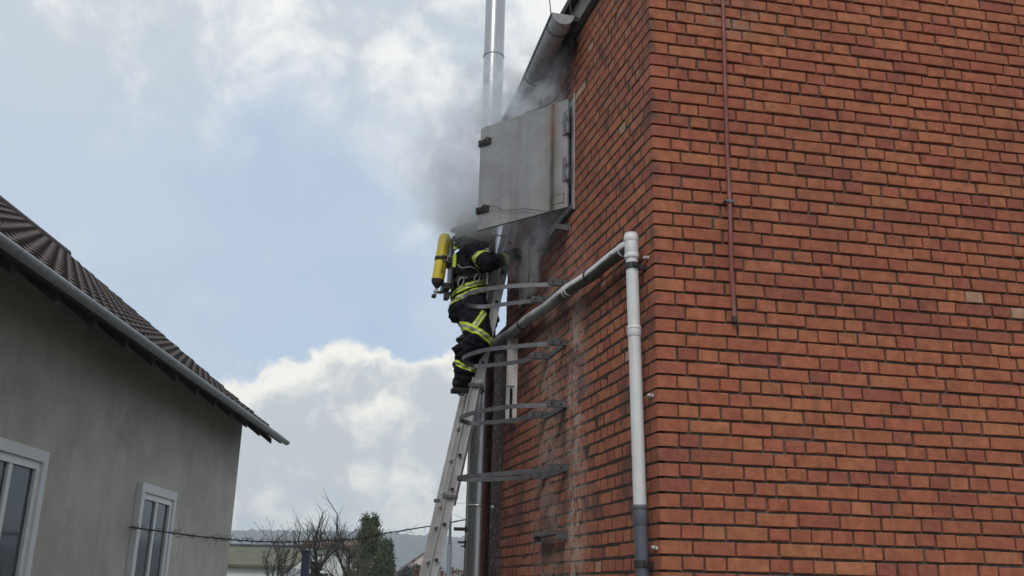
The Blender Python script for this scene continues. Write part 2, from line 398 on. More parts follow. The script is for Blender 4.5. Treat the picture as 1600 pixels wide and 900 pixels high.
M['helmet'] = mat('helmet_shell', (.46, .45, .38), .35, 0, .08, 12)
M['helmetcloth'] = mat('neck_cloth', (.20, .19, .16), .8, 0, .2, 25, .4, 60)
M['cylyellow'] = mat('yellow_cylinder', (.62, .48, .02), .38, 0, .10, 14, streak=((.38, .29, .02), 25, .3))
M['cyldark'] = mat('cylinder_collar', (.045, .03, .028), .5, 0, .2, 20)
M['cylgrey'] = mat('cylinder_base_grey', (.20, .19, .17), .5, 0, .2, 20)
M['print'] = mat('dark_print', (.07, .06, .02), .6, 0, .3, 60)
M['brass'] = mat('valve_metal', (.30, .29, .27), .35, .8, .2, 30)
M['glass'] = mat('visor', (.05, .05, .055), .12, 0, 0)

# ------------------------------------------------------------------ ground, hill
ground_mat = mat('meadow_ground', (.06, .075, .035), .95, 0, .4, .5, .3, 4, spots=((.10, .085, .06), .2, .5, .7))
g = MB(); g.add([(-4000, -800, 0), (4000, -800, 0), (4000, 5000, 0), (-4000, 5000, 0)], [(0, 1, 2, 3)])
single('ground', g, ground_mat, 'meadow ground around the brick tower', 'ground', kind='structure')
g = MB(); g.add([(-9, -6, .004), (9, -6, .004), (9, 5.2, .004), (4.4, 6.2, .004), (4.4, 24, .004), (-2.6, 24, .004), (-9, 10, .004)], [(0, 1, 2, 3, 4, 5, 6)])
single('paved_yard', g, mat('yard_paving', (.12, .115, .11), .9, 0, .3, 3, .3, 30), 'grey paved yard at the foot of the brick tower', 'yard', kind='structure')

def hill(name, label, y0, ytop, zmax, x0, x1, seed, nx, ny, col, shape):
    m = mat(name + '_forest', col, .95, 0, .5, .035, 0, spots=((col[0] * 1.9, col[1] * 1.55, col[2] * 1.3), .02, .5, .66))
    mb = MB(); vs = []; fs = []
    for j in range(ny):
        v = j / (ny - 1); y = y0 + (ytop - y0) * v
        for i in range(nx):
            x = x0 + (x1 - x0) * i / (nx - 1)
            prof = math.sin(min(v, 1) * PI / 2) ** 1.3
            z = zmax * shape(x) * prof
            z += noise.noise(Vector((x * .012, y * .012, seed))) * 5 * prof
            if v > .12: z += (abs(noise.noise(Vector((x * .16, y * .05, seed + 4)))) * 7 + noise.noise(Vector((x * .05, y * .05, seed + 9))) * 3.5) * prof
            vs.append((x, y, z - 1))
    for j in range(ny - 1):
        for i in range(nx - 1): fs.append((j * nx + i, j * nx + i + 1, (j + 1) * nx + i + 1, (j + 1) * nx + i))
    # back slope down to the ground
    b = len(vs); vs += [(x0 + (x1 - x0) * i / (nx - 1), ytop + 500, -2) for i in range(nx)]
    for i in range(nx - 1): fs.append(((ny - 1) * nx + i, (ny - 1) * nx + i + 1, b + i + 1, b + i))
    mb.add(vs, fs); return single(name, mb, m, label, 'hill', kind='structure')
hill('wooded_hill', 'long wooded hill ridge fading blue in the distance', 760, 1200, 63, -1150, 1150, 3.3, 620, 40, (.035, .040, .026),
     lambda x: 1.0 + .06 * math.sin(x * .006 + 2.0) + .03 * math.sin(x * .019) - (.0004 * max(0, x + 60)))

# ------------------------------------------------------------------ brick tower
TOP = 5.94; LEN_L = 3.56; LEN_R = 3.4; CH = 1 / 12.0; BH = .0690; J = .0130; REC = .018
tower = Thing('brick_tower', 'tall red brick tower with smoking open hatch beside the firefighter on the ladder', 'tower', (0, 0, 0), ML)
# mortar bed: slabs just behind the brick faces, with the hatch left open
HS0, HS1, HZ0, HZ1 = 1.56, 2.42, 4.50, 5.34
mb = MB()
TH = .24
RL = .0012     # joints of the ladder side are fuller
for a, b in (((.03, -TH, 0), (LEN_L - .01, -RL, HZ0)), ((.03, -TH, HZ1), (LEN_L - .01, -RL, TOP)), ((.03, -TH, HZ0), (HS0, -RL, HZ1)), ((HS1, -TH, HZ0), (LEN_L - .01, -RL, HZ1))):
    mb.box(a, b)
core = tower.part('wall', mb, M['mortar'])
toL = ML.inverted() @ MR                                         # right-wall coordinates -> left-wall frame
mb = MB(); mb.M = toL
mb.box((.03, REC, 0), (LEN_R, TH, TOP - .003))
tower.part('wall', mb, M['mortar'])
# rear walls and floor slab above, so that the tower is closed
mb = MB(); pr = toL @ Vector((LEN_R - .02, .1, 0)); q0 = Vector((LEN_L - .12, -.02, 0)); q1 = Vector((LEN_L - .12, pr.y, 0))
mb.box((LEN_L - .26, -.05, 0), (LEN_L - .02, pr.y, TOP - .006)); mb.box((-.0 + pr.x, pr.y, 0), (LEN_L - .02, pr.y + .24, TOP - .009))
tower.part('wall', mb, M['mortar'])
mb = MB(); mb.box((HS0 - .1, -.9, HZ0 - .1), (HS1 + .1, -.86, HZ1 + .1)); mb.box((HS0 - .02, -.86, HZ0 - .03), (HS1 + .02, -TH, HZ0 - .01)); mb.box((HS0 - .02, -.86, HZ1 + .01), (HS1 + .02, -TH, HZ1 + .03))
mb.box((HS0 - .05, -.86, HZ0), (HS0 - .03, -TH, HZ1)); mb.box((HS1 + .03, -.86, HZ0), (HS1 + .05, -TH, HZ1))
tower.part('hatch_chamber', mb, M['hollow_dark'])
# steel frame of the hatch
mb = MB(); fw_ = .045
mb.box((HS0 - fw_, -.05, HZ0 - fw_), (HS0, .012, HZ1 + fw_)); mb.box((HS1, -.05, HZ0 - fw_), (HS1 + fw_, .012, HZ1 + fw_))
mb.box((HS0, -.05, HZ0 - fw_), (HS1, .010, HZ0)); mb.box((HS0, -.05, HZ1), (HS1, .010, HZ1 + fw_))
tower.part('hatch_frame', mb, M['galv_light'])

PAL = [((.330, .108, .055), 36), ((.314, .098, .053), 32), ((.285, .087, .051), 18), ((.258, .080, .051), 8), ((.345, .122, .060), 14), ((.38, .22, .14), 1)]
def pick(rng):
    r = rng.random() * sum(w for _, w in PAL)
    for c, w in PAL:
        r -= w
        if r <= 0: break
    k = rng.uniform(.93, 1.07); return (c[0] * k * 1.17, c[1] * k * 1.27 * rng.uniform(.95, 1.05), c[2] * k * 1.34)
DEPTH = .05; CHF = .0035
def brick_shape(L, rg=None):
    """front at y=0 looking to -y, x centred, chamfered front edges, corners a little uneven or chipped"""
    h = BH / 2; x = L / 2; c = CHF
    vs = [(-x + c, 0, -h + c), (x - c, 0, -h + c), (x - c, 0, h - c), (-x + c, 0, h - c),
          (-x, c, -h), (x, c, -h), (x, c, h), (-x, c, h), (-x, DEPTH, -h), (x, DEPTH, -h), (x, DEPTH, h), (-x, DEPTH, h)]
    if rg:
        vs = [list(v) for v in vs]
        for i in range(4):
            k = 2.6 if rg.random() < .10 else 1.0
            jx, jz = rg.gauss(0, .0013), rg.gauss(0, .0013); sx = 1 if vs[i][0] > 0 else -1; sz = 1 if vs[i][2] > 0 else -1
            for q in (i, 4 + i): vs[q][0] += jx; vs[q][2] += jz
            if k > 1: vs[i][0] -= sx * .007 * rg.random(); vs[i][2] -= sz * .006 * rg.random(); vs[4 + i][1] += .004
            vs[i][1] += rg.gauss(0, .0008)
    fs = [(0, 1, 2, 3)] + [(i, 4 + i, 4 + (i + 1) % 4, (i + 1) % 4) for i in range(4)] + [(4 + i, 8 + i, 8 + (i + 1) % 4, 4 + (i + 1) % 4) for i in range(4)]
    return vs, fs
def corner_shape(a, b, t):
    """brick wrapping the tower corner: a along the right face, b along the left face (frame L, corner at origin)"""
    h = BH / 2; R3 = toL.to_3x3(); dr = R3 @ Vector((1, 0, 0)); inr = R3 @ Vector((0, 1, 0)); c = CHF
    P = [Vector((b, 0, 0)), Vector((c * 1.2, 0, 0)), dr * (c * 1.2), dr * a, dr * a + inr * t, Vector((b, -t, 0))]
    vs = [(p.x, p.y, -h) for p in P] + [(p.x, p.y, h) for p in P]
    n = 6
    # faces wound outward
    return vs, [tuple(range(n)), tuple(range(2 * n - 1, n - 1, -1))] + [((i + 1) % n, i, n + i, n + (i + 1) % n) for i in range(n)]

lay = []      # (frame, x centre, z centre, length, colour)
corner_lay = []
rng = random.Random(11)
def fill(frame, start, end, ci, holes):
    x = start; hdr = ci % 2 == 1; out = []
    while x < end - .02:
        if hdr: L = .115 if rng.random() < .88 else .24
        else: L = .24 if rng.random() < .74 else .115
        if frame == 'L' and 1.45 < x < 2.3 and rng.random() < .45: L = .115
        if x + L > end - .035: L = end - x
        z = ci * CH + CH / 2
        a, b = x, x + L
        keep = True
        for (h0, h1, z0, z1) in holes:
            if z + BH / 2 > z0 and z - BH / 2 < z1:
                if a >= h0 and b <= h1: keep = False
                elif a < h0 < b: b = h0 - J
                elif a < h1 < b: a = h1 + J
        if keep and b - a > .025: out.append((frame, (a + b) / 2, z, b - a, pick(rng)))
        x += L + J
    return out
NC = int(TOP / CH)
for ci in range(NC):
    ra, lb = (.175, .115) if ci % 2 == 0 else (.115, .175)
    corner_lay.append((ci, ra, lb, pick(rng)))
    lay += fill('R', ra + J, LEN_R, ci, [])
    lay += fill('L', lb + J, LEN_L, ci, [(HS0 - fw_, HS1 + fw_, HZ0 - fw_, HZ1 + fw_)])

def proj_area(frame, x, z, L):
    Mf = ML if frame == 'L' else MR
    cam = SC.camera.matrix_world.inverted(); pts = []
    for dx, dz in ((-L / 2, -BH / 2), (L / 2, -BH / 2), (L / 2, BH / 2), (-L / 2, BH / 2)):
        c = cam @ (Mf @ Vector((x + dx, 0, z + dz)))
        pts.append((800 + 1526.64 * c.x / -c.z, 450 - 1526.64 * c.y / -c.z))
    cx = sum(p[0] for p in pts) / 4; cy = sum(p[1] for p in pts) / 4
    if not (440 < cx < 1163 and 2 < cy < 898): return 0
    return abs(sum(pts[i][0] * pts[(i + 1) % 4][1] - pts[(i + 1) % 4][0] * pts[i][1] for i in range(4))) / 2
vis_corner = [c for c in corner_lay if 1.72 < c[0] * CH < 5.28]
ranked = sorted(range(len(lay)), key=lambda i: -proj_area(*lay[i][:4]))
solo = set(ranked[:300 - len(vis_corner)])
meshes = {}
def brick_object(me, mtx, colour):
    o = bpy.data.objects.new('brick', me); COL.objects.link(o); o.parent = tower.o
    o.matrix_basis = mtx; o.color = rgba(colour)
joined = MB(); jcol = []
for i, (fr, x, z, L, colr) in enumerate(lay):
    # tiny unevenness of each laid brick
    dx, dz, dp, rr = rng.gauss(0, .0012), rng.gauss(0, .0012), rng.gauss(0, .0018), rng.gauss(0, .004)
    if fr == 'L': dp = abs(dp) * .5
    loc = Vector((x + dx, dp, z + dz))
    mtx = (Matrix.Translation(loc) @ Matrix.Rotation(PI, 4, 'Z') if fr == 'L' else toL @ Matrix.Translation(loc)) @ Matrix.Rotation(rr, 4, 'Y') @ Matrix.Rotation(rng.gauss(0, .002 if fr == 'L' else .006), 4, 'Z')
    key = (round(L, 3), rng.randrange(7))
    if i in solo:
        if key not in meshes:
            b = MB(); b.add(*brick_shape(L, rng)); meshes[key] = b.mesh('brick', M['brick_o'])
        brick_object(meshes[key], mtx, colr)
    else:
        joined.M = mtx; n0 = len(joined.v); joined.add(*brick_shape(L, rng)); jcol += [colr] * (len(joined.v) - n0)
for ci, ra, lb, colr in corner_lay:
    vs, fs = corner_shape(ra, lb, .05); mtx = Matrix.Translation((-abs(rng.gauss(0, .0008)), abs(rng.gauss(0, .0008)), ci * CH + CH / 2))
    if (ci, ra, lb, colr) in vis_corner:
        key = ('c', ci % 2)
        if key not in meshes: b = MB(); b.add(vs, fs); meshes[key] = b.mesh('brick', M['brick_o'])
        brick_object(meshes[key], mtx, colr)
    else:
        joined.M = mtx; n0 = len(joined.v); joined.add(vs, fs); jcol += [colr] * (len(joined.v) - n0)
joined.M = Matrix.Identity(4)
jm = joined.mesh('brickwork', M['brick_a'])
ca = jm.color_attributes.new('bc', 'FLOAT_COLOR', 'POINT')
ca.data.foreach_set('color', [x for c in jcol for x in (*c, 1.0)])
tower.part('brickwork', jm, None, kind='stuff')

# roof edge: fascia, soffit, roof slab
mb = MB(); mb.box((-.06, -.02, 5.945), (LEN_L + .1, .045, 6.13)); tower.part('fascia', mb, M['fascia'])
mb = MB(); mb.M = toL; mb.box((-.02, -.047, 5.947), (LEN_R, .02, 6.132)); tower.part('fascia', mb, M['fascia'])
mb = MB(); mb.prism([(-.1, .10), (LEN_L + .12, .10), (LEN_L + .12, pr.y - .05), (pr.x, pr.y - .05)], 6.135, 6.20); tower.part('roof', mb, M['roofing'])
mb = MB(); mb.box((1.30, .047, 5.935), (LEN_L + .1, .20, 5.975)); mb.box((1.45, .03, 5.76), (LEN_L + .1, .050, 5.932)); tower.part('soffit', mb, M['soffit'])  # upright strip: dark board in place of the shadow behind the gutter
# half-round gutter falling slightly to the far end
GA, GB = Vector((1.17, .215, 5.885)), Vector((3.68, .15, 5.70))
def half_pipe(a, b, r, th, n=14):
    mb = MB(); d = (b - a).normalized(); side = Vector((-d.y, d.x, 0)).normalized(); up = side.cross(d); up = up if up.z > 0 else -up
    vs = []
    for p in (a, b):
        for rr in (r, r - th):
            for j in range(n + 1):
                t = PI * j / n; vs.append(p + side * math.cos(t) * rr - up * math.sin(t) * rr)
    k = n + 1; fs = []
    for j in range(n):
        fs.append((j, j + 1, 2 * k + j + 1, 2 * k + j)); fs.append((k + j + 1, k + j, 3 * k + j, 3 * k + j + 1))
        fs.append((j + 1, j, k + j, k + j + 1)); fs.append((2 * k + j, 2 * k + j + 1, 3 * k + j + 1, 3 * k + j))
    fs += [(0, 2 * k, 3 * k, k), (n, k + n, 3 * k + n, 2 * k + n)]
    mb.add(vs, fs, True); return mb
gut = tower.part('gutter', half_pipe(GA, GB, .085, .005), M['galv_light'])
d_ = (GB - GA).normalized(); sd_ = Vector((-d_.y, d_.x, 0)).normalized(); up_ = Vector((0, 0, 1))
mb = MB(); n = 14
vs = [GA - d_ * .006 + sd_ * math.cos(PI * j / n) * .088 - up_ * math.sin(PI * j / n) * .088 for j in range(n + 1)]
vs += [v + d_ * .012 for v in vs]
mb.add(vs, [tuple(reversed(range(n + 1))), tuple(range(n + 1, 2 * n + 2))] + [(j, j + 1, n + 2 + j, n + 1 + j) for j in range(n)] + [(n, 0, n + 1, 2 * n + 1)])
tower.part('end_cap', mb, M['galv_light'], under=gut)
for tt in (.06, .34, .62, .9):
    mb = MB(); c = GA.lerp(GB, tt); pts = [c + sd_ * math.cos(PI * j / 12) * .092 - up_ * math.sin(PI * j / 12) * .092 for j in range(13)]
    mb.tube(pts, .007, 6); tower.part('gutter_bracket', mb, M['galv'], under=gut)
mb = MB(); mb.tube([GA + sd_ * .088, GB + sd_ * .088], .010, 8); tower.part('bead', mb, M['galv_light'], under=gut)

# hatch door, swung open on its two hinges
MD = Matrix.Translation((1.53, .035, 0)) @ Matrix.Rotation(math.atan2(.603, .797), 4, 'Z')   # x along the leaf, y = outer face
DW, DZ0, DZ1 = .925, 4.455, 5.385
mb = MB(); mb.M = MD; mb.box((.022, -.022, DZ0), (DW, 0, DZ1), .003)
door = tower.part('hatch_door', mb, M['door'], label='grey sheet steel hatch door swung open with a rust streak')
mb = MB(); mb.M = MD
mb.box((.03, -.035, DZ0 + .01), (DW - .01, -.023, DZ0 + .05)); mb.box((.03, -.035, DZ1 - .05), (DW - .01, -.023, DZ1 - .01))
mb.box((.03, -.035, DZ0 + .051), (.07, -.023, DZ1 - .051)); mb.box((DW - .05, -.035, DZ0 + .051), (DW - .01, -.023, DZ1 - .051))
tower.part('stiffener', mb, M['galv_light'], under=door)
for zc in (4.775, 5.17):
    mb = MB(); mb.M = MD @ Matrix.Translation((.012, .012, zc))
    mb.lathe([(.0001, -.105), (.017, -.105), (.019, -.10), (.019, -.006), (.0155, -.004), (.0155, .004), (.017, .006), (.017, .098), (.014, .105), (.0001, .105)], 14)
    mb.box((.014, -.010, -.10), (.055, -.004, .10))
    tower.part('hinge', mb, M['galv'], under=door)
for zc in (4.625, 5.235):
    mb = MB(); mb.M = MD @ Matrix.Translation((DW, 0, zc))
    mb.box((-.125, .0, -.03), (-.005, .004, .032), .001)
    mb.tube(bez([(-.118, .012, .02), (-.09, .03, .028), (-.055, .022, .004), (-.02, .012, -.004), (.008, .012, -.02)], 5), .006, 8)
    mb.tube(bez([(-.118, .012, -.012), (-.095, .028, -.02), (-.06, .024, .0), (-.02, .014, -.012)], 5), .0045, 8)
    mb.box((-.07, .004, -.022), (-.05, .022, .022)); mb.box((-.012, .004, -.03), (.006, .018, .03))
    tower.part('latch', mb, M['iron'], under=door)
mb = MB(); mb.M = MD; mb.box((.055, .0, 4.505), (.175, .0018, 4.575), .0006); tower.part('name_plate', mb, M['door'], under=door)
mb = MB(); mb.M = MD
for a, b_ in (((.053, .0002, 4.503), (.177, .0032, 4.506)), ((.053, .0002, 4.574), (.177, .0032, 4.577)), ((.053, .0002, 4.5065), (.056, .0032, 4.5735)), ((.174, .0002, 4.5065), (.177, .0032, 4.5735))): mb.box(a, b_)
tower.part('plate_rim', mb, M['iron'], under=door)
mb = MB(); mb.box((1.505, .002, 4.43), (1.520, .014, 5.42)); tower.part('hinge_rail', mb, M['galv_light'])

# ------------------------------------------------------------------ things fixed to the tower
def wire(name, pts, r, m, label, cat='wire', M_=ML, n=6):
    mb = MB(); mb.tube(bez(pts, 8), r, 6); return single(name, mb, m, label, cat, tuple(pts[0]), M_)
wire('wire', [tuple(MD @ Vector((.80, .02, 4.63))), tuple(MD @ Vector((.72, .03, 4.615))), tuple(MD @ Vector((.62, .02, 4.56))), tuple(MD @ Vector((.42, .022, 4.525))), tuple(MD @ Vector((.22, .02, 4.46))), (1.62, .08, 4.44), (1.50, .02, 4.47)], .0028, M['iron'],
     'thin dark wire sagging from the lower latch across the hatch door')
wire('wire', [tuple(MD @ Vector((.45, .0, 5.392))), tuple(MD @ Vector((.21, -.01, 5.398))), (1.66, .07, 5.50), (1.52, .02, 5.60)], .003, M['iron'], 'thin dark wire rising from the top edge of the hatch door')
for x, lb in ((1.24, 'thin overhead wire tied to the outer rim of the gutter end'), (1.19, 'thin overhead wire rising from the inner side of the gutter end')):
    o_ = .29 if x > 1.2 else .14
    wire('overhead_wire', [(x, o_, 5.90), (x + .1, o_ + .02, 6.5), (x + .3, o_ + .1, 8.2)], .0045, M['iron'], lb)

# drain: downpipe and the long side branch
dr_ = Thing('drainpipe', 'light grey plastic drainpipe at the tower corner with dark lower length and sloping side branch', 'drainpipe', (.06, .05, 0), ML)
def dp(z):
    k = (z - 1.74) / 2.0; return Vector((.108 + .037 * k, .066 + .024 * k, z))
mb = MB(); mb.tube([dp(2.06), dp(3.71)], .0375, 24); pipe_up = dr_.part('upper_pipe', mb, M['pvc'])
mb = MB(); mb.tube([dp(0.0), dp(2.10)], .0385, 24); pipe_lo = dr_.part('lower_pipe', mb, M['pvc_dark'], label='dark grey lower length of the drainpipe')
def ring(z0, z1, r): 
    mb = MB(); mb.tube([dp(z0), dp(z0 + .006), dp(z1 - .006), dp(z1)], [r - .003, r, r, r - .003], 24); return mb
for z0, z1, r in ((3.575, 3.72, .042), (3.672, 3.712, .0455), (3.565, 3.595, .0455), (3.075, 3.135, .042), (3.118, 3.136, .0455)):
    dr_.part('socket', ring(z0, z1, r), M['pvc'], under=pipe_up)
mb = MB(); mb.tube([dp(3.72), dp(3.728)], .040, 24); dr_.part('end_cap', mb, M['pvc'], under=pipe_up)
for z0, z1, r in ((1.99, 2.10, .043), (2.075, 2.102, .0465)):
    dr_.part('socket', ring(z0, z1, r), M['pvc_dark'], under=pipe_lo)
for z, up in ((3.515, pipe_up), (1.785, pipe_lo), (.9, pipe_lo), (2.62, None)):
    if up is None: continue
    mb = MB(); mb.tube([dp(z - .018), dp(z + .018)], .0445, 24); c = dp(z); mb.box((c.x - .012, -.02, z - .014), (c.x + .012, c.y - .03, z + .014)); mb.box((c.x - .060, c.y - .006, z - .014), (c.x - .036, c.y + .012, z + .014))
    dr_.part('pipe_clamp', mb, M['iron'], under=up)
A = Vector((.150, .088, 3.655)); Bp = Vector((3.62, .085, 3.865))
mb = MB(); K = 24; pts = [A.lerp(Bp, i / K) + Vector((0, 0, .006 * math.sin(i * .9))) for i in range(K + 1)]
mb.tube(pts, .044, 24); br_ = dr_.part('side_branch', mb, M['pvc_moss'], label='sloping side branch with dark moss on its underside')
for t0 in (.345, .362, .03):
    mb = MB(); p0 = A.lerp(Bp, t0); mb.tube([p0, A.lerp(Bp, t0 + .011)], .0505, 24); dr_.part('socket', mb, M['pvc_moss'], under=br_)
for t0 in (.22, .72):
    mb = MB(); c = A.lerp(Bp, t0); mb.tube([c - Vector((.014, 0, 0)), c + Vector((.014, 0, 0))], .049, 20); mb.box((c.x - .012, -.02, c.z - .01), (c.x + .012, c.y - .03, c.z + .01)); dr_.part('pipe_clamp', mb, M['iron'], under=br_)

# red conduit on the right face (y points into the wall there)
rc = Thing('red_conduit', 'thin red painted conduit running down the right brick face', 'conduit', (.476, -.03, 3.17), MR)
mb = MB(); mb.tube([(.500, -.032, 5.94), (.494, -.03, 5.3), (.474, -.033, 4.3), (.477, -.03, 3.9), (.466, -.034, 3.5), (.474, -.03, 3.19)], .0135, 14); rcp = rc.part('pipe', mb, M['redpipe'])
mb = MB(); mb.tube([(.474, -.03, 3.165), (.474, -.03, 3.20)], .017, 14); rc.part('end_cap', mb, M['iron'])
for z in (3.93, 5.55):
    mb = MB(); mb.box((.452, -.048, z - .009), (.505, -.044, z + .009)); mb.box((.452, -.046, z - .009), (.456, .0, z + .009)); mb.box((.500, -.046, z - .009), (.504, .0, z + .009)); mb.tube([(.448, -.05, z), (.448, -.0, z)], .006, 8)
    rc.part('clip', mb, M['galv'])
mb = MB(); mb.tube([(.502, -.032, 5.90), (.502, -.032, 5.935)], .017, 12); rc.part('collar', mb, M['redpipe'])

# white cable clips near the corner
for (s_, z_), lb in zip(((.108, 3.565), (.082, 2.717), (.066, 1.869)), ('white plastic cable clip on the corner beside the drainpipe top', 'white plastic cable clip on the corner halfway down the grey drainpipe', 'white plastic cable clip on the corner beside the dark pipe length')):
    c = Thing('cable_clip', lb, 'cable clip', (s_, 0, z_), ML, 'white cable clips on the corner')
    mb = MB(); mb.box((s_ - .030, .0, z_ - .009), (s_ + .012, .012, z_ + .009), .002); c.part('body', mb, M['whiteplastic'])
    mb = MB(); mb.box((s_ - .012, .0125, z_ - .002), (s_ + .016, .024, z_ + .014), .002); c.part('hook', mb, M['whiteplastic'])
    mb = MB(); mb.tube([(s_ - .02, .011, z_), (s_ - .02, .016, z_)], .004, 8); c.part('screw', mb, M['galv'])

# safety hoops of the old wall ladder
def hoop(z, outline, label, tilt=0.0):
    h = Thing('ladder_cage_hoop', label, 'safety hoop', (1.7, 0, z), ML, 'safety hoops left on the brick wall')
    pts = bez([(s, o, z + tilt * o) for s, o in outline], 8)
    a, b = pts[0], pts[-1]
    mb = MB(); mb.strip(pts, .033, .006); band = h.part('band', mb, M['galv'])
    for p in (a, b):
        mb = MB(); mb.box((p.x - .028, -.01, z - .022), (p.x - .004, .15, z + .022), .001); mb.box((p.x - .03, .0, z + .0225), (p.x + .03, .13, z + .028), .001)
        br = h.part('bracket', mb, M['galv'])
        for yy in (.045, .115):
            mb = MB(); mb.tube([(p.x - .034, yy, z), (p.x + .012, yy, z)], .009, 6, smooth=False); h.part('bolt', mb, M['iron'], under=br)
    mb = MB(); mb.box((a.x - .01, .001, z - .02), (b.x + .01, .008, z + .018)); h.part('wall_bar', mb, M['galv'])
    for k in (.28, .5, .72):
        p = pts[int(len(pts) * k)]; q = pts[int(len(pts) * k) + 1]; d = (q - p).normalized(); nn = Vector((-d.y, d.x, 0))
        mb = MB(); mb.tube([p - nn * .005, p + nn * .005], .006, 8); h.part('bolt', mb, M['iron'], under=band)
hoop(3.885, [(1.70, .03), (1.79, .20), (1.885, .385), (2.03, .56), (2.17, .655), (2.33, .672), (2.46, .63), (2.52, .54), (2.49, .44), (2.33, .265), (2.21, .12), (2.18, .03)], 'topmost curved safety hoop on the wall, in front of the firefighter hips')
hoop(3.42, [(1.71, .03), (1.82, .20), (1.95, .355), (2.09, .50), (2.26, .59), (2.42, .63), (2.56, .605), (2.66, .53), (2.68, .44), (2.47, .22), (2.26, .10), (2.18, .03)], 'second safety hoop from the top, passing in front of the firefighter shin')
hoop(2.95, [(1.70, .03), (1.80, .21), (1.90, .355), (2.12, .50), (2.34, .585), (2.55, .615), (2.68, .56), (2.74, .45), (2.50, .22), (2.28, .10), (2.19, .03)], 'third safety hoop from the top, below the firefighter boots')
hoop(2.485, [(1.68, .03), (1.86, .16), (2.10, .29), (2.32, .44), (2.50, .56), (2.63, .60), (2.70, .54), (2.66, .42), (2.49, .235), (2.30, .10), (2.22, .03)], 'lowest safety hoop on the wall, seen almost edge on')

def wall_step(z, s0, s1, d, label, k=1.0):
    t = Thing('wall_step', label, 'wall step', (s0, 0, z), ML)
    for s in (s0, s1):
        mb = MB(); mb.box((s - .006, -.02, z - .025), (s + .006, d - .008, z + .02)); mb.box((s - .03, .0, z - .035), (s + .03, .007, z + .03)); t.part('arm', mb, M['galv'])
    mb = MB(); mb.box((s0 - .01, d - .007, z + .022 - .044 * k), (s1 + .01, d, z + .022)); mb.box((s0 - .01, d - .035, z + .0225), (s1 + .01, d, z + .028)); t.part('front_rail', mb, M['galv'])
    mb = MB(); mb.tube([(s0 + .007, d * .45, z + .006), (s1 - .007, d * .45, z + .006)], .007, 8); t.part('tread_bar', mb, M['galv'])
wall_step(4.335, 1.66, 2.20, .105, 'grey steel step bracket just below the open hatch')
wall_step(2.02, 1.66, 2.22, .085, 'small steel step bracket low on the wall under the hoops', .3)

# aluminium cover channel on the wall
cc = Thing('cover_channel', 'pale aluminium cable channel standing out from the wall behind the hoops', 'cable channel', (3.1, 0, 3.04), ML)
mb = MB(); mb.box((3.09, .0, 3.04), (3.15, .088, 3.80), .002); chn = cc.part('housing', mb, M['alu_dull'])
for yy in (.012, .036, .062, .080):
    mb = MB(); mb.box((3.084, yy - .004, 3.045), (3.0895, yy + .004, 3.795)); cc.part('rib', mb, M['alu_dull'], under=chn)
mb = MB(); mb.prism([(3.082, .046), (3.0895, .046), (3.0895, .068), (3.082, .066)], 3.06, 3.34); cc.part('torn_slot', mb, M['hollow_dark'], under=chn)  # raised dark strip painted to read as the hollow of the slot
mb = MB(); mb.tube([(3.08, .03, 3.36), (3.08, .10, 3.355)], .004, 6); cc.part('pin', mb, M['iron'], under=chn)

# panel with loose wires: look of the smoke-lit wall put into its colour
jb = Thing('smoke_lit_panel', 'pale panel coloured like the smoke-lit wall below the hatch, with loose wires', 'panel', (2.5, 0, 4.1), ML)
mb = MB(); mb.box((2.42, .002, 4.05), (3.0, .030, 4.62), .004); jb.part('board', mb, mat('smoke_lit_board', (.46, .43, .40), .8, 0, .35, 7, .3, 30, spots=((.10, .08, .075), 8, .5, .7)))  # pale board colour imitates brick lit through the smoke
for k in range(2):
    mb = MB(); mb.tube(bez([(2.62 - .05 * k, .034, 4.57), (2.66 - .05 * k, .06, 4.63), (2.62 - .06 * k, .05, 4.60), (2.63 - .05 * k, .04, 4.35), (2.68, .038, 4.16)], 6), .004, 6); jb.part('loose_wire', mb, M['black'])
mb = MB(); mb.box((2.50, .031, 4.48), (2.58, .075, 4.56), .004); jb.part('socket_box', mb, M['blackplastic'])

# annex strip behind the tower's far end, with a small eave clutter
an = Thing('annex', 'dark flaking wall strip of a lower annex behind the flue', 'annex', (3.6, 0, 0), ML)
mb = MB(); mb.box((LEN_L + .002, -2.2, 0), (5.2, -.03, 4.02)); an.part('wall', mb, M['annex'])
mb = MB(); mb.box((LEN_L + .004, -2.25, 4.022), (5.25, -.01, 4.05)); an.part('roof', mb, M['roofing'])
mb = MB(); mb.box((LEN_L + .01, .0, 3.80), (LEN_L + .2, .09, 3.94), .004); an.part('gutter_outlet', mb, M['galv'])

# ------------------------------------------------------------------ flue
FX, FY, FR = -.250, 9.0, .105
fl = Thing('flue', 'tall polished stainless steel flue pipe beside the tower', 'flue', (FX, FY, 0))
mb = MB(); mb.M = Matrix.Translation((FX, FY, 0)); mb.lathe([(FR, 0), (FR, 2.36)], 40); fl.part('pipe_length', mb, M['steel'])
zz = 2.37
for z1 in (4.65, 6.955, 9.2):
    mb = MB(); mb.M = Matrix.Translation((FX, FY, 0)); mb.lathe([(FR, zz), (FR, z1)], 40); fl.part('pipe_length', mb, M['steel']); zz = z1 + .012
for z in (2.365, 4.656, 6.961):
    mb = MB(); mb.M = Matrix.Translation((FX, FY, z)); mb.lathe([(FR - .002, -.011), (FR + .006, -.008), (FR + .007, 0), (FR + .006, .008), (FR - .002, .011)], 40)
    if z == 2.365: mb.box((FR, -.02, -.012), (FR + .03, .02, .012))
    fl.part('clamp_ring', mb, M['steel'])
mb = MB(); mb.M = Matrix.Translation((FX, FY, 9.2)); mb.lathe([(FR, 0), (FR + .01, .01), (FR + .01, .06), (.02, .19), (.001, .2)], 40); fl.part('cap', mb, M['steel'])
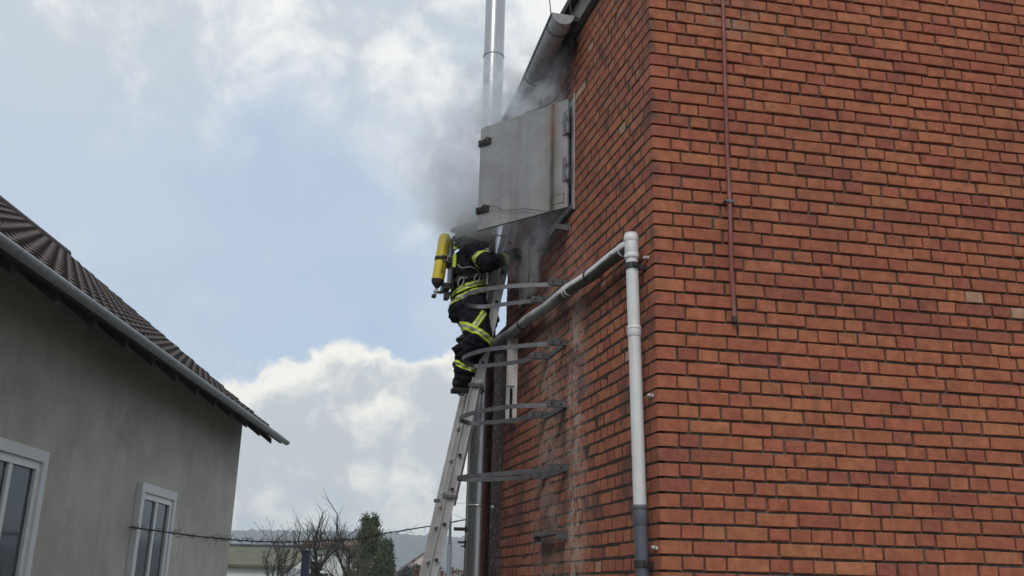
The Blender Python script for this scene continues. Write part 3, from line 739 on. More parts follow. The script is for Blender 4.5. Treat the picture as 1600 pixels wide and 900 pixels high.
for z in (5.3,):
    a_ = ML.inverted() @ Vector((FX, FY, z)); mb = MB()
    mb.tube([ML @ Vector((a_.x - .02, a_.y - .1, z)), ML @ Vector((LEN_L - .06, .0, z))], .009, 8); mb.M = Matrix.Translation((FX, FY, z)); mb.lathe([(FR - .003, -.02), (FR + .004, -.02), (FR + .004, .02), (FR - .003, .02)], 32)
    fl.part('wall_stay', mb, M['galv'])
for z, L, h, lb in ((2.165, .115, .030, 'longest and highest of the black bracket arms left of the flue'), (2.05, .075, .018, 'middle black bracket arm left of the flue'), (2.015, .045, .012, 'lowest and shortest black bracket arm left of the flue')):
    b_ = Thing('bracket_arm', lb, 'bracket', (FX - FR - .01, 9.05, z), MG, 'black bracket arms beside the flue')
    mb = MB(); mb.box((FX - FR - L, 9.03, z - h / 2), (FX - FR + .01, 9.06, z + h / 2), .002); b_.part('arm', mb, M['iron'])
    mb = MB(); mb.box((FX - FR - .016, 9.02, z - h * 1.1), (FX - FR + .004, 9.07, z + h * 1.1), .002); b_.part('plate', mb, M['iron'])

# ------------------------------------------------------------------ extension ladder
def lad(z, shift=0.0):      # offset of the ladder plane from the wall at height z
    return .14 + .187 * (4.79 - z) + shift
LANG = math.atan(.187)
ld = Thing('extension_ladder', 'two-section aluminium extension ladder leaning on the tower under the firefighter', 'ladder', (3.1, 1.04, 0), ML)
def rail(s, z0, z1, w, th, shift):
    mb = MB(); d = Vector((0, lad(z1) - lad(z0), z1 - z0)).normalized(); n_ = Vector((0, d.z, -d.y))
    a, b = Vector((s, lad(z0, shift), z0)), Vector((s, lad(z1, shift), z1)); vs = []
    # channel section: flat web with two flanges turned outward
    sec = [(-th, -w), (th, -w), (th, -w + .007), (-th + .006, -w + .007), (-th + .006, w - .007), (th, w - .007), (th, w), (-th, w)]
    if s > 3.1: sec = [(-x, y) for x, y in reversed(sec)]
    sec = [(-x, y) for x, y in reversed(sec)]
    for p in (a, b): vs += [p + Vector((x, 0, 0)) + n_ * y for x, y in sec]
    k = 8; fs = [tuple(range(k)), tuple(reversed(range(k, 2 * k)))] + [((i + 1) % k, i, k + i, k + (i + 1) % k) for i in range(k)]
    mb.add(vs, fs); return mb
for (s0, s1, z0, z1, sh, w) in ((2.885, 3.285, 0.02, 3.36, .006, .040), (2.915, 3.255, 2.30, 5.02, -.022, .036)):
    for s in (s0, s1):
        r_ = ld.part('rail', rail(s, z0, z1, w, .013, sh), M['alu'])
        z = z0 + .16 if z0 < 1 else 2.66
        mb = MB(); zp = z
        dirn = Vector((0, -.187, 1)).normalized(); nn = Vector((0, dirn.z, -dirn.y))
        while zp < z1 - .1:
            c = Vector((s + (-.0145 if s < 3.1 else .0145), lad(zp, sh), zp))
            mb = MB(); e = Vector((.0035, 0, 0))
            q = [c + nn * .013 + dirn * .013, c - nn * .013 + dirn * .013, c - nn * .013 - dirn * .013, c + nn * .013 - dirn * .013]
            mb.add([v - e for v in q] + [v + e for v in q], [(0, 1, 2, 3), (7, 6, 5, 4), (0, 4, 5, 1), (1, 5, 6, 2), (2, 6, 7, 3), (3, 7, 4, 0)])
            ld.part('rung_plug', mb, M['black'], under=r_); zp += .28
    zp = z0 + .16 if z0 < 1 else 2.66
    while zp < z1 - .1:
        mb = MB(); mb.tube([(s0 + .012, lad(zp, sh), zp), (s1 - .012, lad(zp, sh), zp)], .0155, 10); ld.part('rung', mb, M['alu']); zp += .28
for s in (2.885, 3.285):
    mb = MB(); mb.box((s - .022, lad(0) - .03, 0), (s + .022, lad(0) + .095, .05), .006); ld.part('foot', mb, M['black'])
    mb = MB(); mb.box((s - .018, lad(3.3) - .045, 3.28), (s + .018, lad(3.3) + .068, 3.315), .004); ld.part('guide_clamp', mb, M['galv'])
    mb = MB(); mb.box((s - .018, lad(2.36) - .055, 2.345), (s + .018, lad(2.36) + .066, 2.375), .004); ld.part('guide_clamp', mb, M['galv'])
# ------------------------------------------------------------------ firefighter
def blobs_to_mesh(name, blobs, voxel, smooth=4, folds=0.0, fscale=.09):
    """fuse overlapping ellipsoids (centre, radii, matrix) into one continuous skin"""
    bm = bmesh.new()
    for c, r, rot in blobs:
        mt = Matrix.Translation(c) @ (rot.to_4x4() if rot else Matrix.Identity(4)) @ Matrix.Diagonal((*r, 1))
        bmesh.ops.create_icosphere(bm, subdivisions=2, radius=1.0, matrix=mt)
    me = bpy.data.meshes.new(name + '_raw'); bm.to_mesh(me); bm.free()
    o = bpy.data.objects.new(name + '_raw', me); COL.objects.link(o)
    rm = o.modifiers.new('r', 'REMESH'); rm.mode = 'VOXEL'; rm.voxel_size = voxel; rm.use_smooth_shade = True
    sm = o.modifiers.new('s', 'SMOOTH'); sm.factor = .5; sm.iterations = smooth
    dg = bpy.context.evaluated_depsgraph_get(); res = bpy.data.meshes.new_from_object(o.evaluated_get(dg)); res.name = name
    bpy.data.objects.remove(o)
    if folds:
        ns = [v.normal.copy() for v in res.vertices]
        for v, n_ in zip(res.vertices, ns):
            p = v.co
            q = Vector((p.x / fscale * .8, p.y / fscale * .8, p.z / fscale * 1.5))
            k = 1.0 - abs(noise.noise(q)) * 2.6
            k2 = noise.noise(Vector((p.x, p.y, p.z)) * 34)
            v.co = p + n_ * (folds * (k * .75 - .25) + folds * .25 * k2)
    for p in res.polygons: p.use_smooth = True
    return res
def chain(pts, radii, step=.45):
    out = []; pts = [Vector(p) for p in pts]
    for i in range(len(pts) - 1):
        a, b = pts[i], pts[i + 1]; ra, rb = radii[i], radii[i + 1]
        ra = ra if isinstance(ra, tuple) else (ra,) * 3; rb = rb if isinstance(rb, tuple) else (rb,) * 3
        k = max(2, int((b - a).length / (min(ra + rb) * step)))
        for j in range(k + 1):
            t = j / k; out.append((a.lerp(b, t), tuple(x + (y - x) * t for x, y in zip(ra, rb)), None))
    return out
PB = Vector((3.07, .50, 3.235))
person = Thing('person', 'firefighter in dark suit with yellow reflective bands climbing the ladder, head in smoke', 'person', PB, ML)
SH_R, EL_R, WR_R = (2.885, .475, 4.485), (2.69, .385, 4.325), (2.84, .178, 4.46)
SH_L, EL_L, WR_L = (3.255, .475, 4.495), (3.44, .36, 4.36), (3.305, .215, 4.535)
HP_R, KN_R, AN_R = (2.975, .455, 4.00), (2.815, .425, 3.68), (2.945, .525, 3.34)
HP_L, KN_L, AN_L = (3.165, .45, 4.00), (3.14, .290, 3.955), (3.19, .455, 3.62)
bl = []
bl += chain([(3.07, .455, 3.99), (3.07, .475, 4.12), (3.07, .480, 4.22), (3.07, .495, 4.38), (3.07, .490, 4.50)],
            [(.178, .160, .12), (.180, .160, .10), (.178, .155, .10), (.195, .158, .12), (.170, .122, .10)], .3)
bl += chain([(3.07, .49, 4.53), (3.07, .465, 4.64)], [(.11, .085, .07), .068])
bl += chain([(3.07, .455, 4.66), (3.07, .430, 4.79)], [(.062, .070, .06), (.077, .098, .118)])      # head
bl += chain([SH_R, EL_R, WR_R], [.088, .070, .054]); bl += chain([SH_L, EL_L, WR_L], [.088, .070, .054])
bl += chain([(2.98, .49, 4.50), SH_R], [.095, .088]); bl += chain([(3.16, .49, 4.50), SH_L], [.095, .088])
bl += chain([HP_R, KN_R, (2.90, .50, 3.56), AN_R], [.140, .120, .104, .080]); bl += chain([HP_L, KN_L, AN_L], [.140, .118, .082])
bl.append((Vector((2.905, .555, 3.605)), (.085, .082, .055), None))            # trouser leg bunched behind the knee
bl.append((Vector((3.06, .575, 3.985)), (.13, .075, .10), None))
body = blobs_to_mesh('body', bl, .0105, 3, .019)
body.materials.append(M['suit']); body.materials.append(M['skin'])
for p in body.polygons:
    c = p.center
    if c.z > 4.70 and (c - Vector((3.07, .43, 4.79))).length < .16: p.material_index = 1
for v in body.vertices: v.co -= PB
body.update()
bo = person.part('body', body, None)

def tape(name, planes, axis_a, axis_b, rad, mats, parent, thick=.0045, seglen=True):
    """strip of tape lying on the suit between two planes (point, normal), near the limb axis a-b"""
    bm = bmesh.new(); bm.from_mesh(body)
    bmesh.ops.translate(bm, verts=bm.verts, vec=PB)
    for co, no in planes:
        g_ = list(bm.verts) + list(bm.edges) + list(bm.faces)
        bmesh.ops.bisect_plane(bm, geom=g_, plane_co=co, plane_no=no, clear_outer=True)
    a, b = Vector(axis_a), Vector(axis_b); d = b - a
    dead = []
    for f in bm.faces:
        c = f.calc_center_median(); t = (c - a).dot(d) / d.length_squared; t = min(1.15, max(-.15, t))
        if (c - (a + d * t)).length > rad: dead.append(f)
    bmesh.ops.delete(bm, geom=dead, context='FACES')
    if not bm.faces: bm.free(); print('EMPTY TAPE', name, axis_a); return None
    bm.normal_update()
    for v in bm.verts: v.co += v.normal * thick
    bmesh.ops.translate(bm, verts=bm.verts, vec=-PB)
    me = bpy.data.meshes.new(name); bm.to_mesh(me); bm.free()
    me.materials.append(mats)
    for p in me.polygons: p.use_smooth = True; p.material_index = 0
    me.update()
    o = bpy.data.objects.new(name, me); COL.objects.link(o); o.parent = parent
    return o
def limb_band(a, b, t0, t1, rad, parent=None, lean=(0, 0, 0)):
    a, b = Vector(a), Vector(b); d = (b - a).normalized(); d = (d + Vector(lean)).normalized()
    p0, p1 = a.lerp(b, t0), a.lerp(b, t1); w = (p1 - p0)
    y = tape('reflective_band', [(p0, -d), (p1, d)], a, b, rad, M['hivis'], person.o)
    if y: tape('silver_strip', [(p0 + w * .34, -d), (p0 + w * .66, d)], a, b, rad, M['silver'], y, .0065)
limb_band(SH_R, EL_R, .42, .66, .125); limb_band(EL_R, WR_R, .60, .76, .10)
limb_band(SH_L, EL_L, .42, .66, .125); limb_band(EL_L, WR_L, .60, .76, .10)
limb_band(KN_R, AN_R, .60, .72, .13)
limb_band(KN_L, AN_L, .55, .72, .13)
# band below the knee and lengthwise strip above it, on the outer side of the right leg
dn_ = Vector((.05, .53, -.85)).normalized(); sv_ = Vector((0, .85, .53)).normalized(); kc = Vector((2.80, .475, 3.745))
yk = tape('reflective_band', [(kc - dn_ * .03, -dn_), (kc + dn_ * .03, dn_)], kc - Vector((-.06, .08, .1)), kc + Vector((.06, .02, .06)), .165, M['hivis'], person.o)
tape('silver_strip', [(kc - dn_ * .010, -dn_), (kc + dn_ * .010, dn_)], kc - Vector((-.06, .08, .1)), kc + Vector((.06, .02, .06)), .165, M['silver'], yk, .0065)
tc_ = Vector((2.82, .425, 3.865))
yt = tape('reflective_band', [(tc_ + sv_ * .026, sv_), (tc_ - sv_ * .026, -sv_), (tc_ - dn_ * .085, -dn_), (kc - dn_ * .031, dn_), (Vector((2.94, .4, 3.8)), Vector((1, 0, 0)))], tc_ - dn_ * .1, kc, .2, M['hivis'], person.o)
if yt: tape('silver_strip', [(tc_ + sv_ * .009, sv_), (tc_ - sv_ * .009, -sv_), (tc_ - dn_ * .083, -dn_), (kc - dn_ * .033, dn_), (Vector((2.94, .4, 3.8)), Vector((1, 0, 0)))], tc_ - dn_ * .1, kc, .2, M['silver'], yt, .0065)
# jacket hem: two bands sloping up to the front
hn = Vector((0, .43, 1)).normalized()
for z0 in (4.045, 4.115):
    for k, (w0, w1, m_, par) in enumerate(((0, .052, 'hivis', None), (.017, .035, 'silver', 'y'))):
        o_ = tape('reflective_band' if k == 0 else 'silver_strip', [(Vector((3.07, .61, z0 + w0)), -hn), (Vector((3.07, .61, z0 + w1)), hn)], (3.07, .47, 3.95), (3.07, .48, 4.35), .26, M[m_], person.o if k == 0 else last, .005 if k == 0 else .007)
        last = o_
# boots
def boot(an, toe_off, heel_off, sole_z, s):
    an = Vector(an)
    b_ = chain([an + Vector((0, .0, .13)), an, (s, heel_off - .06, sole_z + .055)], [.082, .076, .062])
    b_ += chain([(s, heel_off - .055, sole_z + .048), (s, (toe_off + heel_off) / 2, sole_z + .05), (s, toe_off + .05, sole_z + .042)], [(.050, .055, .048), (.050, .06, .05), (.052, .055, .042)])
    me = blobs_to_mesh('boot', b_, .009, 3, .003); me.materials.clear(); me.materials.append(M['boot'])
    for v in me.vertices:
        if v.co.z < sole_z + .004: v.co.z = sole_z + .004
        v.co -= PB
    me.update(); o_ = person.part('boot', me, None)
    mb = MB(); mb.box((s - .05, toe_off + .004, sole_z - .018), (s + .05, heel_off + .004, sole_z + .010), .006); mb.box((s - .05, heel_off - .09, sole_z - .03), (s + .05, heel_off + .004, sole_z - .0185), .004)
    person.part('sole', mb, M['black'], under=o_)
    mb = MB(); c = an + Vector((0, 0, .145)); mb.M = Matrix.Translation(c); mb.lathe([(.074, -.012), (.092, -.012), (.094, .0), (.092, .012), (.074, .012)], 20); person.part('cuff', mb, M['boot'], under=o_)
boot(AN_R, .335, .612, 3.265, 2.955); boot(AN_L, .275, .555, 3.545, 3.185)
# gloved hands, five fingers closed round the rails
def glove(wr, grip, rail_s, side):
    wr, grip = Vector(wr), Vector(grip); f = (grip - wr).normalized()
    b_ = chain([wr - f * .03, wr + f * .015], [.066, .058]) + chain([wr + f * .02, grip + Vector((side * .02, .028, 0))], [(.042, .048, .054), (.038, .042, .056)])
    for k, (dz, ln) in enumerate(((.046, .92), (.016, 1.0), (-.014, .95), (-.043, .78))):
        p0 = grip + Vector((side * .022, .03, dz)); p1 = grip + Vector((side * .03, -.022 * ln, dz + .006)); p2 = grip + Vector((side * .008, -.052 * ln, dz + .004)); p3 = grip + Vector((-side * .018, -.045 * ln, dz))
        b_ += chain([p0, p1, p2, p3], [.0145, .0138, .0130, .0115])
    b_ += chain([grip + Vector((side * .015, .045, .02)), grip + Vector((-side * .012, .050, .045)), grip + Vector((-side * .030, .030, .055))], [.018, .016, .0135])
    me = blobs_to_mesh('glove', b_, .0055, 2, .0); me.materials.clear(); me.materials.append(M['black'])
    for v in me.vertices: v.co -= PB
    me.update(); return person.part('glove', me, None)
gl = glove(WR_R, (2.892, .095, 4.505), 2.915, -1); glove(WR_L, (3.285, lad(4.60, -.02) + .03, 4.60), 3.285, 1)
limb = Vector(WR_R) - Vector(EL_R)
mb = MB(); e0 = Vector(WR_R) - limb * .10; mb.tube([e0, e0 + limb * .09], [.060, .059], 20); person.part('glove_cuff', mb, M['suit'], under=gl)
# helmet with brim, crest and neck cloth, breathing mask
HC = Vector((3.07, .445, 4.835))
mb = MB(); mb.M = Matrix.Translation(HC) @ Matrix.Rotation(-.16, 4, 'X') @ Matrix.Diagonal((.130, .172, .142, 1))
mb.lathe([(1.0, -.28), (1.0, -.1), (.99, .1), (.93, .38), (.80, .62), (.60, .82), (.35, .95), (.12, 1.0), (.001, 1.0)], 32); helm = person.part('helmet', mb, M['helmet'])
mb = MB(); mb.M = Matrix.Translation(HC + Vector((0, .01, -.035))) @ Matrix.Rotation(-.16, 4, 'X') @ Matrix.Diagonal((.130, .180, .11, 1))
mb.lathe([(.96, .08), (1.0, .06), (1.16, -.12), (1.20, -.17), (1.17, -.18), (1.0, -.02), (.96, -.02)], 32); person.part('brim', mb, M['helmet'], under=helm)
mb = MB(); mb.M = Matrix.Translation(HC) @ Matrix.Rotation(-.16, 4, 'X'); mb.tube(bez([(0, -.15, .05), (0, -.10, .112), (0, 0, .139), (0, .10, .112), (0, .15, .05)], 6), .013, 10); person.part('crest', mb, M['helmet'], under=helm)
mb = MB(); nseg = 16; vs = []; fs = []
for r_, (rx, ry, dz) in enumerate(((.118, .150, -.03), (.132, .175, -.11), (.150, .185, -.20))):
    for j in range(nseg + 1):
        t = -.25 * PI + 1.5 * PI * j / nseg
        w = 1 + .035 * math.sin(j * 2.1 + r_)
        vs.append(HC + Vector((rx * math.cos(t) * w, ry * math.sin(t) * w, dz + .012 * math.sin(j * 1.7))))
for r_ in range(2):
    for j in range(nseg): a_ = r_ * (nseg + 1) + j; fs.append((a_, a_ + 1, a_ + nseg + 2, a_ + nseg + 1))
k_ = len(vs); vs += [HC + (v - HC) * .965 for v in vs]; fs += [tuple(k_ + i for i in reversed(f)) for f in fs]
mb.add(vs, fs, True); person.part('neck_cloth', mb, M['helmetcloth'], under=helm)
mb = MB(); mb.M = Matrix.Translation((3.07, .355, 4.765)) @ Matrix.Diagonal((.074, .062, .105, 1)); mb.lathe([(.001, -1), (.45, -.9), (.8, -.6), (1, -.1), (1, .3), (.8, .7), (.4, .95), (.001, 1)], 24); mask = person.part('breathing_mask', mb, M['glass'])
mb = MB(); mb.M = Matrix.Translation((3.06, .305, 4.70)) @ Matrix.Rotation(PI / 2 + .3, 4, 'X'); mb.lathe([(.001, -.05), (.032, -.05), (.040, -.03), (.046, .0), (.046, .030), (.036, .045), (.001, .048)], 20); person.part('regulator', mb, M['blackplastic'], under=mask)
mb = MB(); mb.M = Matrix.Translation((3.03, .345, 4.635)) @ Matrix.Rotation(PI / 2, 4, 'X'); mb.lathe([(.001, -.035), (.034, -.03), (.038, .0), (.034, .03), (.001, .035)], 16); person.part('filter', mb, M['blackplastic'], under=mask)
# belt with karabiners
for z0, z1 in ((4.225, 4.262),):
    hb = Vector((0, .25, 1)).normalized()
    belt = tape('belt', [(Vector((3.07, .61, z0)), -hb), (Vector((3.07, .61, z1)), hb)], (3.07, .47, 4.0), (3.07, .48, 4.40), .24, M['blackplastic'], person.o, .010)
for (y_, z_) in ((.585, 4.225), (.44, 4.28), (.36, 4.30)):
    mb = MB(); mb.M = Matrix.Translation((2.888, y_, z_ - .02)) @ Matrix.Rotation(.4, 4, 'X'); mb.tube([(0, .022 * math.cos(t), .045 * math.sin(t)) for t in [2 * PI * i / 14 for i in range(15)]], .0045, 6); person.part('karabiner', mb, M['silver'], under=belt)
mb = MB(); mb.tube(bez([(2.885, .62, 4.36), (2.875, .585, 4.33), (2.872, .50, 4.345), (2.875, .43, 4.31)], 6), .0055, 6); person.part('lanyard', mb, M['silver'], under=belt)
mb = MB(); mb.tube([(2.865, .355, 4.20), (2.868, .358, 4.36)], .009, 8); mb.tube([(2.868, .358, 4.36), (2.868, .359, 4.385)], .014, 8); person.part('tool_handle', mb, M['alu_dull'], under=belt)

# ------------------------------------------------------------------ breathing apparatus on the back
ba = Thing('breathing_apparatus', 'yellow air cylinder with black harness on the firefighter back', 'breathing set', (3.07, .70, 4.15), ML)
ca_, cb_ = Vector((3.07, .712, 4.66)), Vector((3.07, .758, 4.255)); ax = (ca_ - cb_).normalized(); Lc = (ca_ - cb_).length
MC = Matrix.Translation(cb_) @ Vector((0, 0, 1)).rotation_difference(ax).to_matrix().to_4x4(); RC = .056
mb = MB(); mb.M = MC; mb.lathe([(RC, .0), (RC, Lc - .02), (RC * .97, Lc), (RC * .84, Lc + .022), (RC * .6, Lc + .036), (RC * .3, Lc + .043), (.001, Lc + .045)], 32)
cyl = ba.part('cylinder', mb, M['cylyellow'])
mb = MB(); mb.M = MC; mb.lathe([(.012, -.075), (.020, -.066), (RC * .55, -.052), (RC * .84, -.034), (RC * .97, -.014), (RC + .0005, .0), (RC + .0015, .002), (RC + .0015, .006), (RC - .004, .008)], 32); ba.part('collar', mb, M['cyldark'], under=cyl)
mb = MB(); mb.M = MC @ Matrix.Translation((0, 0, Lc * .49)); mb.lathe([(RC - .002, -.017), (RC + .004, -.017), (RC + .004, .017), (RC - .002, .017)], 32); ba.part('strap', mb, M['black'], under=cyl)
mb = MB(); mb.M = MC @ Matrix.Translation((0, 0, Lc * .49)); mb.box((-RC - .010, -.046, -.024), (-RC + .012, -.040, .030)); mb.box((-RC - .010, -.040, .024), (-RC + .010, .004, .030)); mb.box((-RC - .010, -.040, -.024), (-RC + .010, -.004, -.018)); ba.part('buckle', mb, M['silver'], under=cyl)
# weathered dark printing along the cylinder: illegible strokes
rp = random.Random(4); mb = MB()
for (z0, z1, t_) in ((.28, .40, -.40), (.055, .18, -.25)):
    z = z0
    while z < z1:
        h_ = rp.uniform(.006, .012); th = PI + .10 + t_ * -.6 + rp.uniform(-.02, .02); wd = rp.uniform(.10, .17)
        pts_o = [MC @ Vector((math.cos(th + k * wd) * (RC + .0009), math.sin(th + k * wd) * (RC + .0009), z + q)) for q in (0, h_) for k in (-1, 0, 1)]
        mb.add(pts_o, [(0, 1, 4, 3), (1, 2, 5, 4)]); z += h_ + rp.uniform(.004, .012)
ba.part('printing', mb, M['print'], under=cyl)
mb = MB(); mb.M = MC; mb.lathe([(.010, -.135), (.011, -.075)], 12); mb.M = MC @ Matrix.Translation((0, 0, -.105)) @ Matrix.Rotation(PI / 2, 4, 'X'); mb.lathe([(.0001, -.022), (.014, -.02), (.014, .05), (.0001, .052)], 12)
val = ba.part('valve', mb, M['brass'])
mb = MB(); mb.M = MC @ Matrix.Translation((0, .012, -.150)); mb.lathe([(.001, -.016), (.018, -.015), (.021, -.008), (.021, .008), (.018, .015), (.001, .016)], 14, False); ba.part('hand_wheel', mb, M['blackplastic'], under=val)
mb = MB(); mb.box((2.975, .636, 4.20), (3.165, .658, 4.66), .006); mb.box((2.99, .655, 4.40), (3.15, .690, 4.46), .004); mb.box((2.99, .655, 4.16), (3.15, .72, 4.22), .006); ba.part('back_plate', mb, M['blackplastic'])
mb = MB(); mb.tube(bez([(3.07, .70, 4.17), (3.03, .66, 4.13), (2.97, .64, 4.16), (2.95, .645, 4.23)], 6), .010, 8); mb.box((3.02, .655, 4.08), (3.09, .70, 4.15), .006); ba.part('pressure_reducer', mb, M['blackplastic'])
for s_ in (2.968, 3.172):
    for z0, z1 in ((4.53, 4.60), (4.36, 4.48)):
        mb = MB(); mb.box((s_ - .004, .620, z0), (s_ + .004, .650, z1), .001); ba.part('reflective_patch', mb, M['hivis'])
for s_ in (2.97, 3.17):
    mb = MB(); pts = bez([(s_, .645, 4.56), (s_, .57, 4.625), (s_, .46, 4.61), (s_, .365, 4.50), (s_ - .01 * (1 if s_ < 3 else -1), .345, 4.36), (s_, .42, 4.26)], 6)
    mb.tube(pts, .017, 8); ba.part('shoulder_strap', mb, M['black'])
mb = MB(); mb.tube(bez([(2.96, .645, 4.60), (2.95, .55, 4.655), (2.955, .43, 4.62), (3.0, .34, 4.63), (3.05, .30, 4.67)], 7), .010, 8); ba.part('air_hose', mb, M['black'])
mb = MB(); mb.tube(bez([(3.05, .29, 4.72), (3.0, .20, 4.72), (2.95, .12, 4.65), (2.93, .115, 4.55)], 7), .0065, 8); ba.part('gauge_hose', mb, M['black'])
mb = MB(); mb.tube(bez([(2.89, .46, 4.49), (2.865, .40, 4.455), (2.87, .36, 4.42)], 5), .007, 6); mb.M = Matrix.Translation((2.862, .345, 4.43)) @ Matrix.Rotation(PI / 2, 4, 'Y'); mb.lathe([(.001, -.012), (.024, -.011), (.026, 0), (.024, .011), (.001, .012)], 16); ba.part('pressure_gauge', mb, M['silver'])
# ------------------------------------------------------------------ background: houses
def quad_roof(mb, pts): mb.add(pts, [(0, 1, 2, 3)])
M['plaster'] = mat('cream_plaster', (.46, .43, .37), .92, 0, .22, 1.2, .8, 45, spots=((.35, .33, .285), 1.4, .52, .75), streak=((.30, .28, .245), 9, .28))
M['white_wall'] = mat('white_plaster', (.66, .67, .66), .9, 0, .08, 1.0, streak=((.5, .5, .48), 3, .25))
M['tile'] = mat('brown_roof_tile', (.075, .050, .042), .8, 0, .35, 6, .4, 25, spots=((.04, .042, .03), 4, .5, .7))
M['wood_dark'] = mat('dark_timber', (.045, .035, .030), .8, 0, .3, 10, .3, 40)
M['brown_roof'] = mat('faded_brown_roof', (.13, .085, .065), .9, 0, .3, 2)
M['olive_roof'] = mat('olive_roof', (.115, .115, .075), .9, 0, .25, 2)
M['slate'] = mat('slate_cladding', (.060, .068, .082), .8, 0, .2, 2)
M['pink_wall'] = mat('pale_pink_wall', (.62, .48, .44), .9, 0, .1, 1)
M['red_roof'] = mat('dull_red_roof', (.17, .045, .045), .85, 0, .2, 2)
M['pane'] = mat('window_pane', (.04, .05, .06), .08, 0, 0)
M['frame_white'] = mat('white_window_frame', (.68, .68, .66), .5, 0, .05)

# neighbouring house: its eave runs back past the camera and ends in a tip over the garden
nh = Thing('neighbour_house', 'plastered house with tiled overhanging eave at the left edge', 'house', (-7.4, 9, 0))
EX, EZ = -4.00, 4.12; RX, RZ, Y0, Y1 = -8.4, 7.5, -3.0, 17.4
mb = MB(); mb.box((-12, Y0 + .4, 0), (-4.65, Y1 - .35, 4.56)); mb.add([(-12, Y1 - .36, 4.56), (-4.65, Y1 - .36, 4.56), (RX, Y1 - .36, RZ - .10), (-12, Y0 + .41, 4.56), (-4.65, Y0 + .41, 4.56), (RX, Y0 + .41, RZ - .10)], [(2, 1, 0), (3, 4, 5), (1, 2, 5, 4), (0, 3, 5, 2)]); nh.part('wall', mb, M['plaster'])
def tile_slope(x_e, z_e, x_r, z_r, y0, y1, rows, cols):
    mb = MB(); a = Vector((x_e, 0, z_e)); b = Vector((x_r, 0, z_r)); d = (b - a) / rows; nrm = Vector((-(z_r - z_e), 0, x_r - x_e)).normalized(); nrm = nrm if nrm.z > 0 else -nrm
    for r_ in range(rows):
        p = a + d * r_; q = a + d * (r_ + 1.12)
        for c in range(cols):
            ya = y0 + (y1 - y0) * c / cols; w = (y1 - y0) / cols; vs = []
            for base, lift in ((p, .045), (q, .012)):
                for j_ in range(5):
                    t = j_ / 4; vs.append(base + Vector((0, ya + w * t * 1.02, 0)) + nrm * (lift + .030 * math.sin(t * PI)))
            vs += [p + Vector((0, ya, 0)) + nrm * .012, p + Vector((0, ya + w * 1.02, 0)) + nrm * .012]
            mb.add(vs, [(i_, i_ + 1, 6 + i_, 5 + i_) for i_ in range(4)] + [(10, 11, 4, 3, 2, 1, 0)])
    return mb
roof = nh.part('roof', tile_slope(EX, EZ, RX, RZ, Y0, Y1, 15, 68), M['tile'], kind='stuff')
mb = MB(); sl2 = (RZ - EZ) / (EX - RX)
mb.add([(EX - .02, y, EZ - dz) for dz in (-.005, .05) for y in (Y0 + .02, Y1 - .02)] + [(RX, y, RZ - dz) for dz in (-.005, .05) for y in (Y0 + .02, Y1 - .02)] + [(-12.6, y, EZ - dz) for dz in (-.005, .05) for y in (Y0 + .02, Y1 - .02)],
       [(0, 1, 5, 4), (3, 2, 6, 7), (1, 3, 7, 5), (2, 0, 4, 6), (0, 2, 3, 1), (4, 5, 9, 8), (7, 6, 10, 11), (5, 7, 11, 9), (6, 4, 8, 10), (8, 9, 11, 10)]); nh.part('roof_boarding', mb, M['wood_dark'])
for k in range(24):
    y = Y0 + .5 + k * .83; mb = MB()
    mb.add([(EX - .03, y, EZ - .055), (EX - .03, y + .10, EZ - .055), (EX - .03, y, EZ - .15), (EX - .03, y + .10, EZ - .15), (-4.8, y, EZ - .055 + .77 * sl2), (-4.8, y + .10, EZ - .055 + .77 * sl2), (-4.8, y, EZ - .16 + .77 * sl2), (-4.8, y + .10, EZ - .16 + .77 * sl2)],
           [(0, 1, 5, 4), (3, 2, 6, 7), (1, 3, 7, 5), (2, 0, 4, 6), (0, 2, 3, 1), (4, 5, 7, 6)]); nh.part('rafter_end', mb, M['wood_dark'])
gp = [Vector((EX + .075, Y0, EZ + .015)), Vector((EX + .075, Y1 - .03, EZ - .005))]
gt = half_pipe(gp[0], gp[1], .062, .005); nh.part('gutter', gt, M['galv_light'])
mb = MB(); mb.tube([(RX, Y0, RZ + .03), (RX, Y1, RZ + .03)], .10, 12); nh.part('ridge', mb, M['tile'], under=roof)
for y in (5.2, 8.6, 12.6):
    mb = MB()
    for a, b_ in (((-4.648, y, 1.25), (-4.60, y + .08, 2.75)), ((-4.648, y + 1.07, 1.25), (-4.60, y + 1.15, 2.75)), ((-4.648, y + .08, 1.25), (-4.60, y + 1.07, 1.33)), ((-4.648, y + .08, 2.67), (-4.60, y + 1.07, 2.75)), ((-4.648, y + .54, 1.33), (-4.606, y + .61, 2.67))): mb.box(a, b_)
    w_ = nh.part('window', mb, M['frame_white'])
    mb = MB()
    for a, b_ in (((-4.648, y - .10, 1.20), (-4.575, y, 2.86)), ((-4.648, y + 1.15, 1.20), (-4.575, y + 1.25, 2.86)), ((-4.648, y, 2.75), (-4.575, y + 1.15, 2.86))): mb.box(a, b_)
    nh.part('surround', mb, M['white_wall'], under=w_)
    for k in range(2):
        mb = MB(); mb.box((-4.645, y + .081 + k * .53, 1.331), (-4.632, y + .539 + k * .53, 2.669)); nh.part('pane', mb, M['pane'], under=w_)
    mb = MB(); mb.box((-4.66, y - .07, 1.18), (-4.52, y + 1.22, 1.245)); nh.part('sill', mb, M['slate'], under=w_)
mb = MB(); mb.box((-4.655, Y0 + .4, 0), (-4.63, Y1 - .35, .55)); nh.part('plinth', mb, M['slate'])

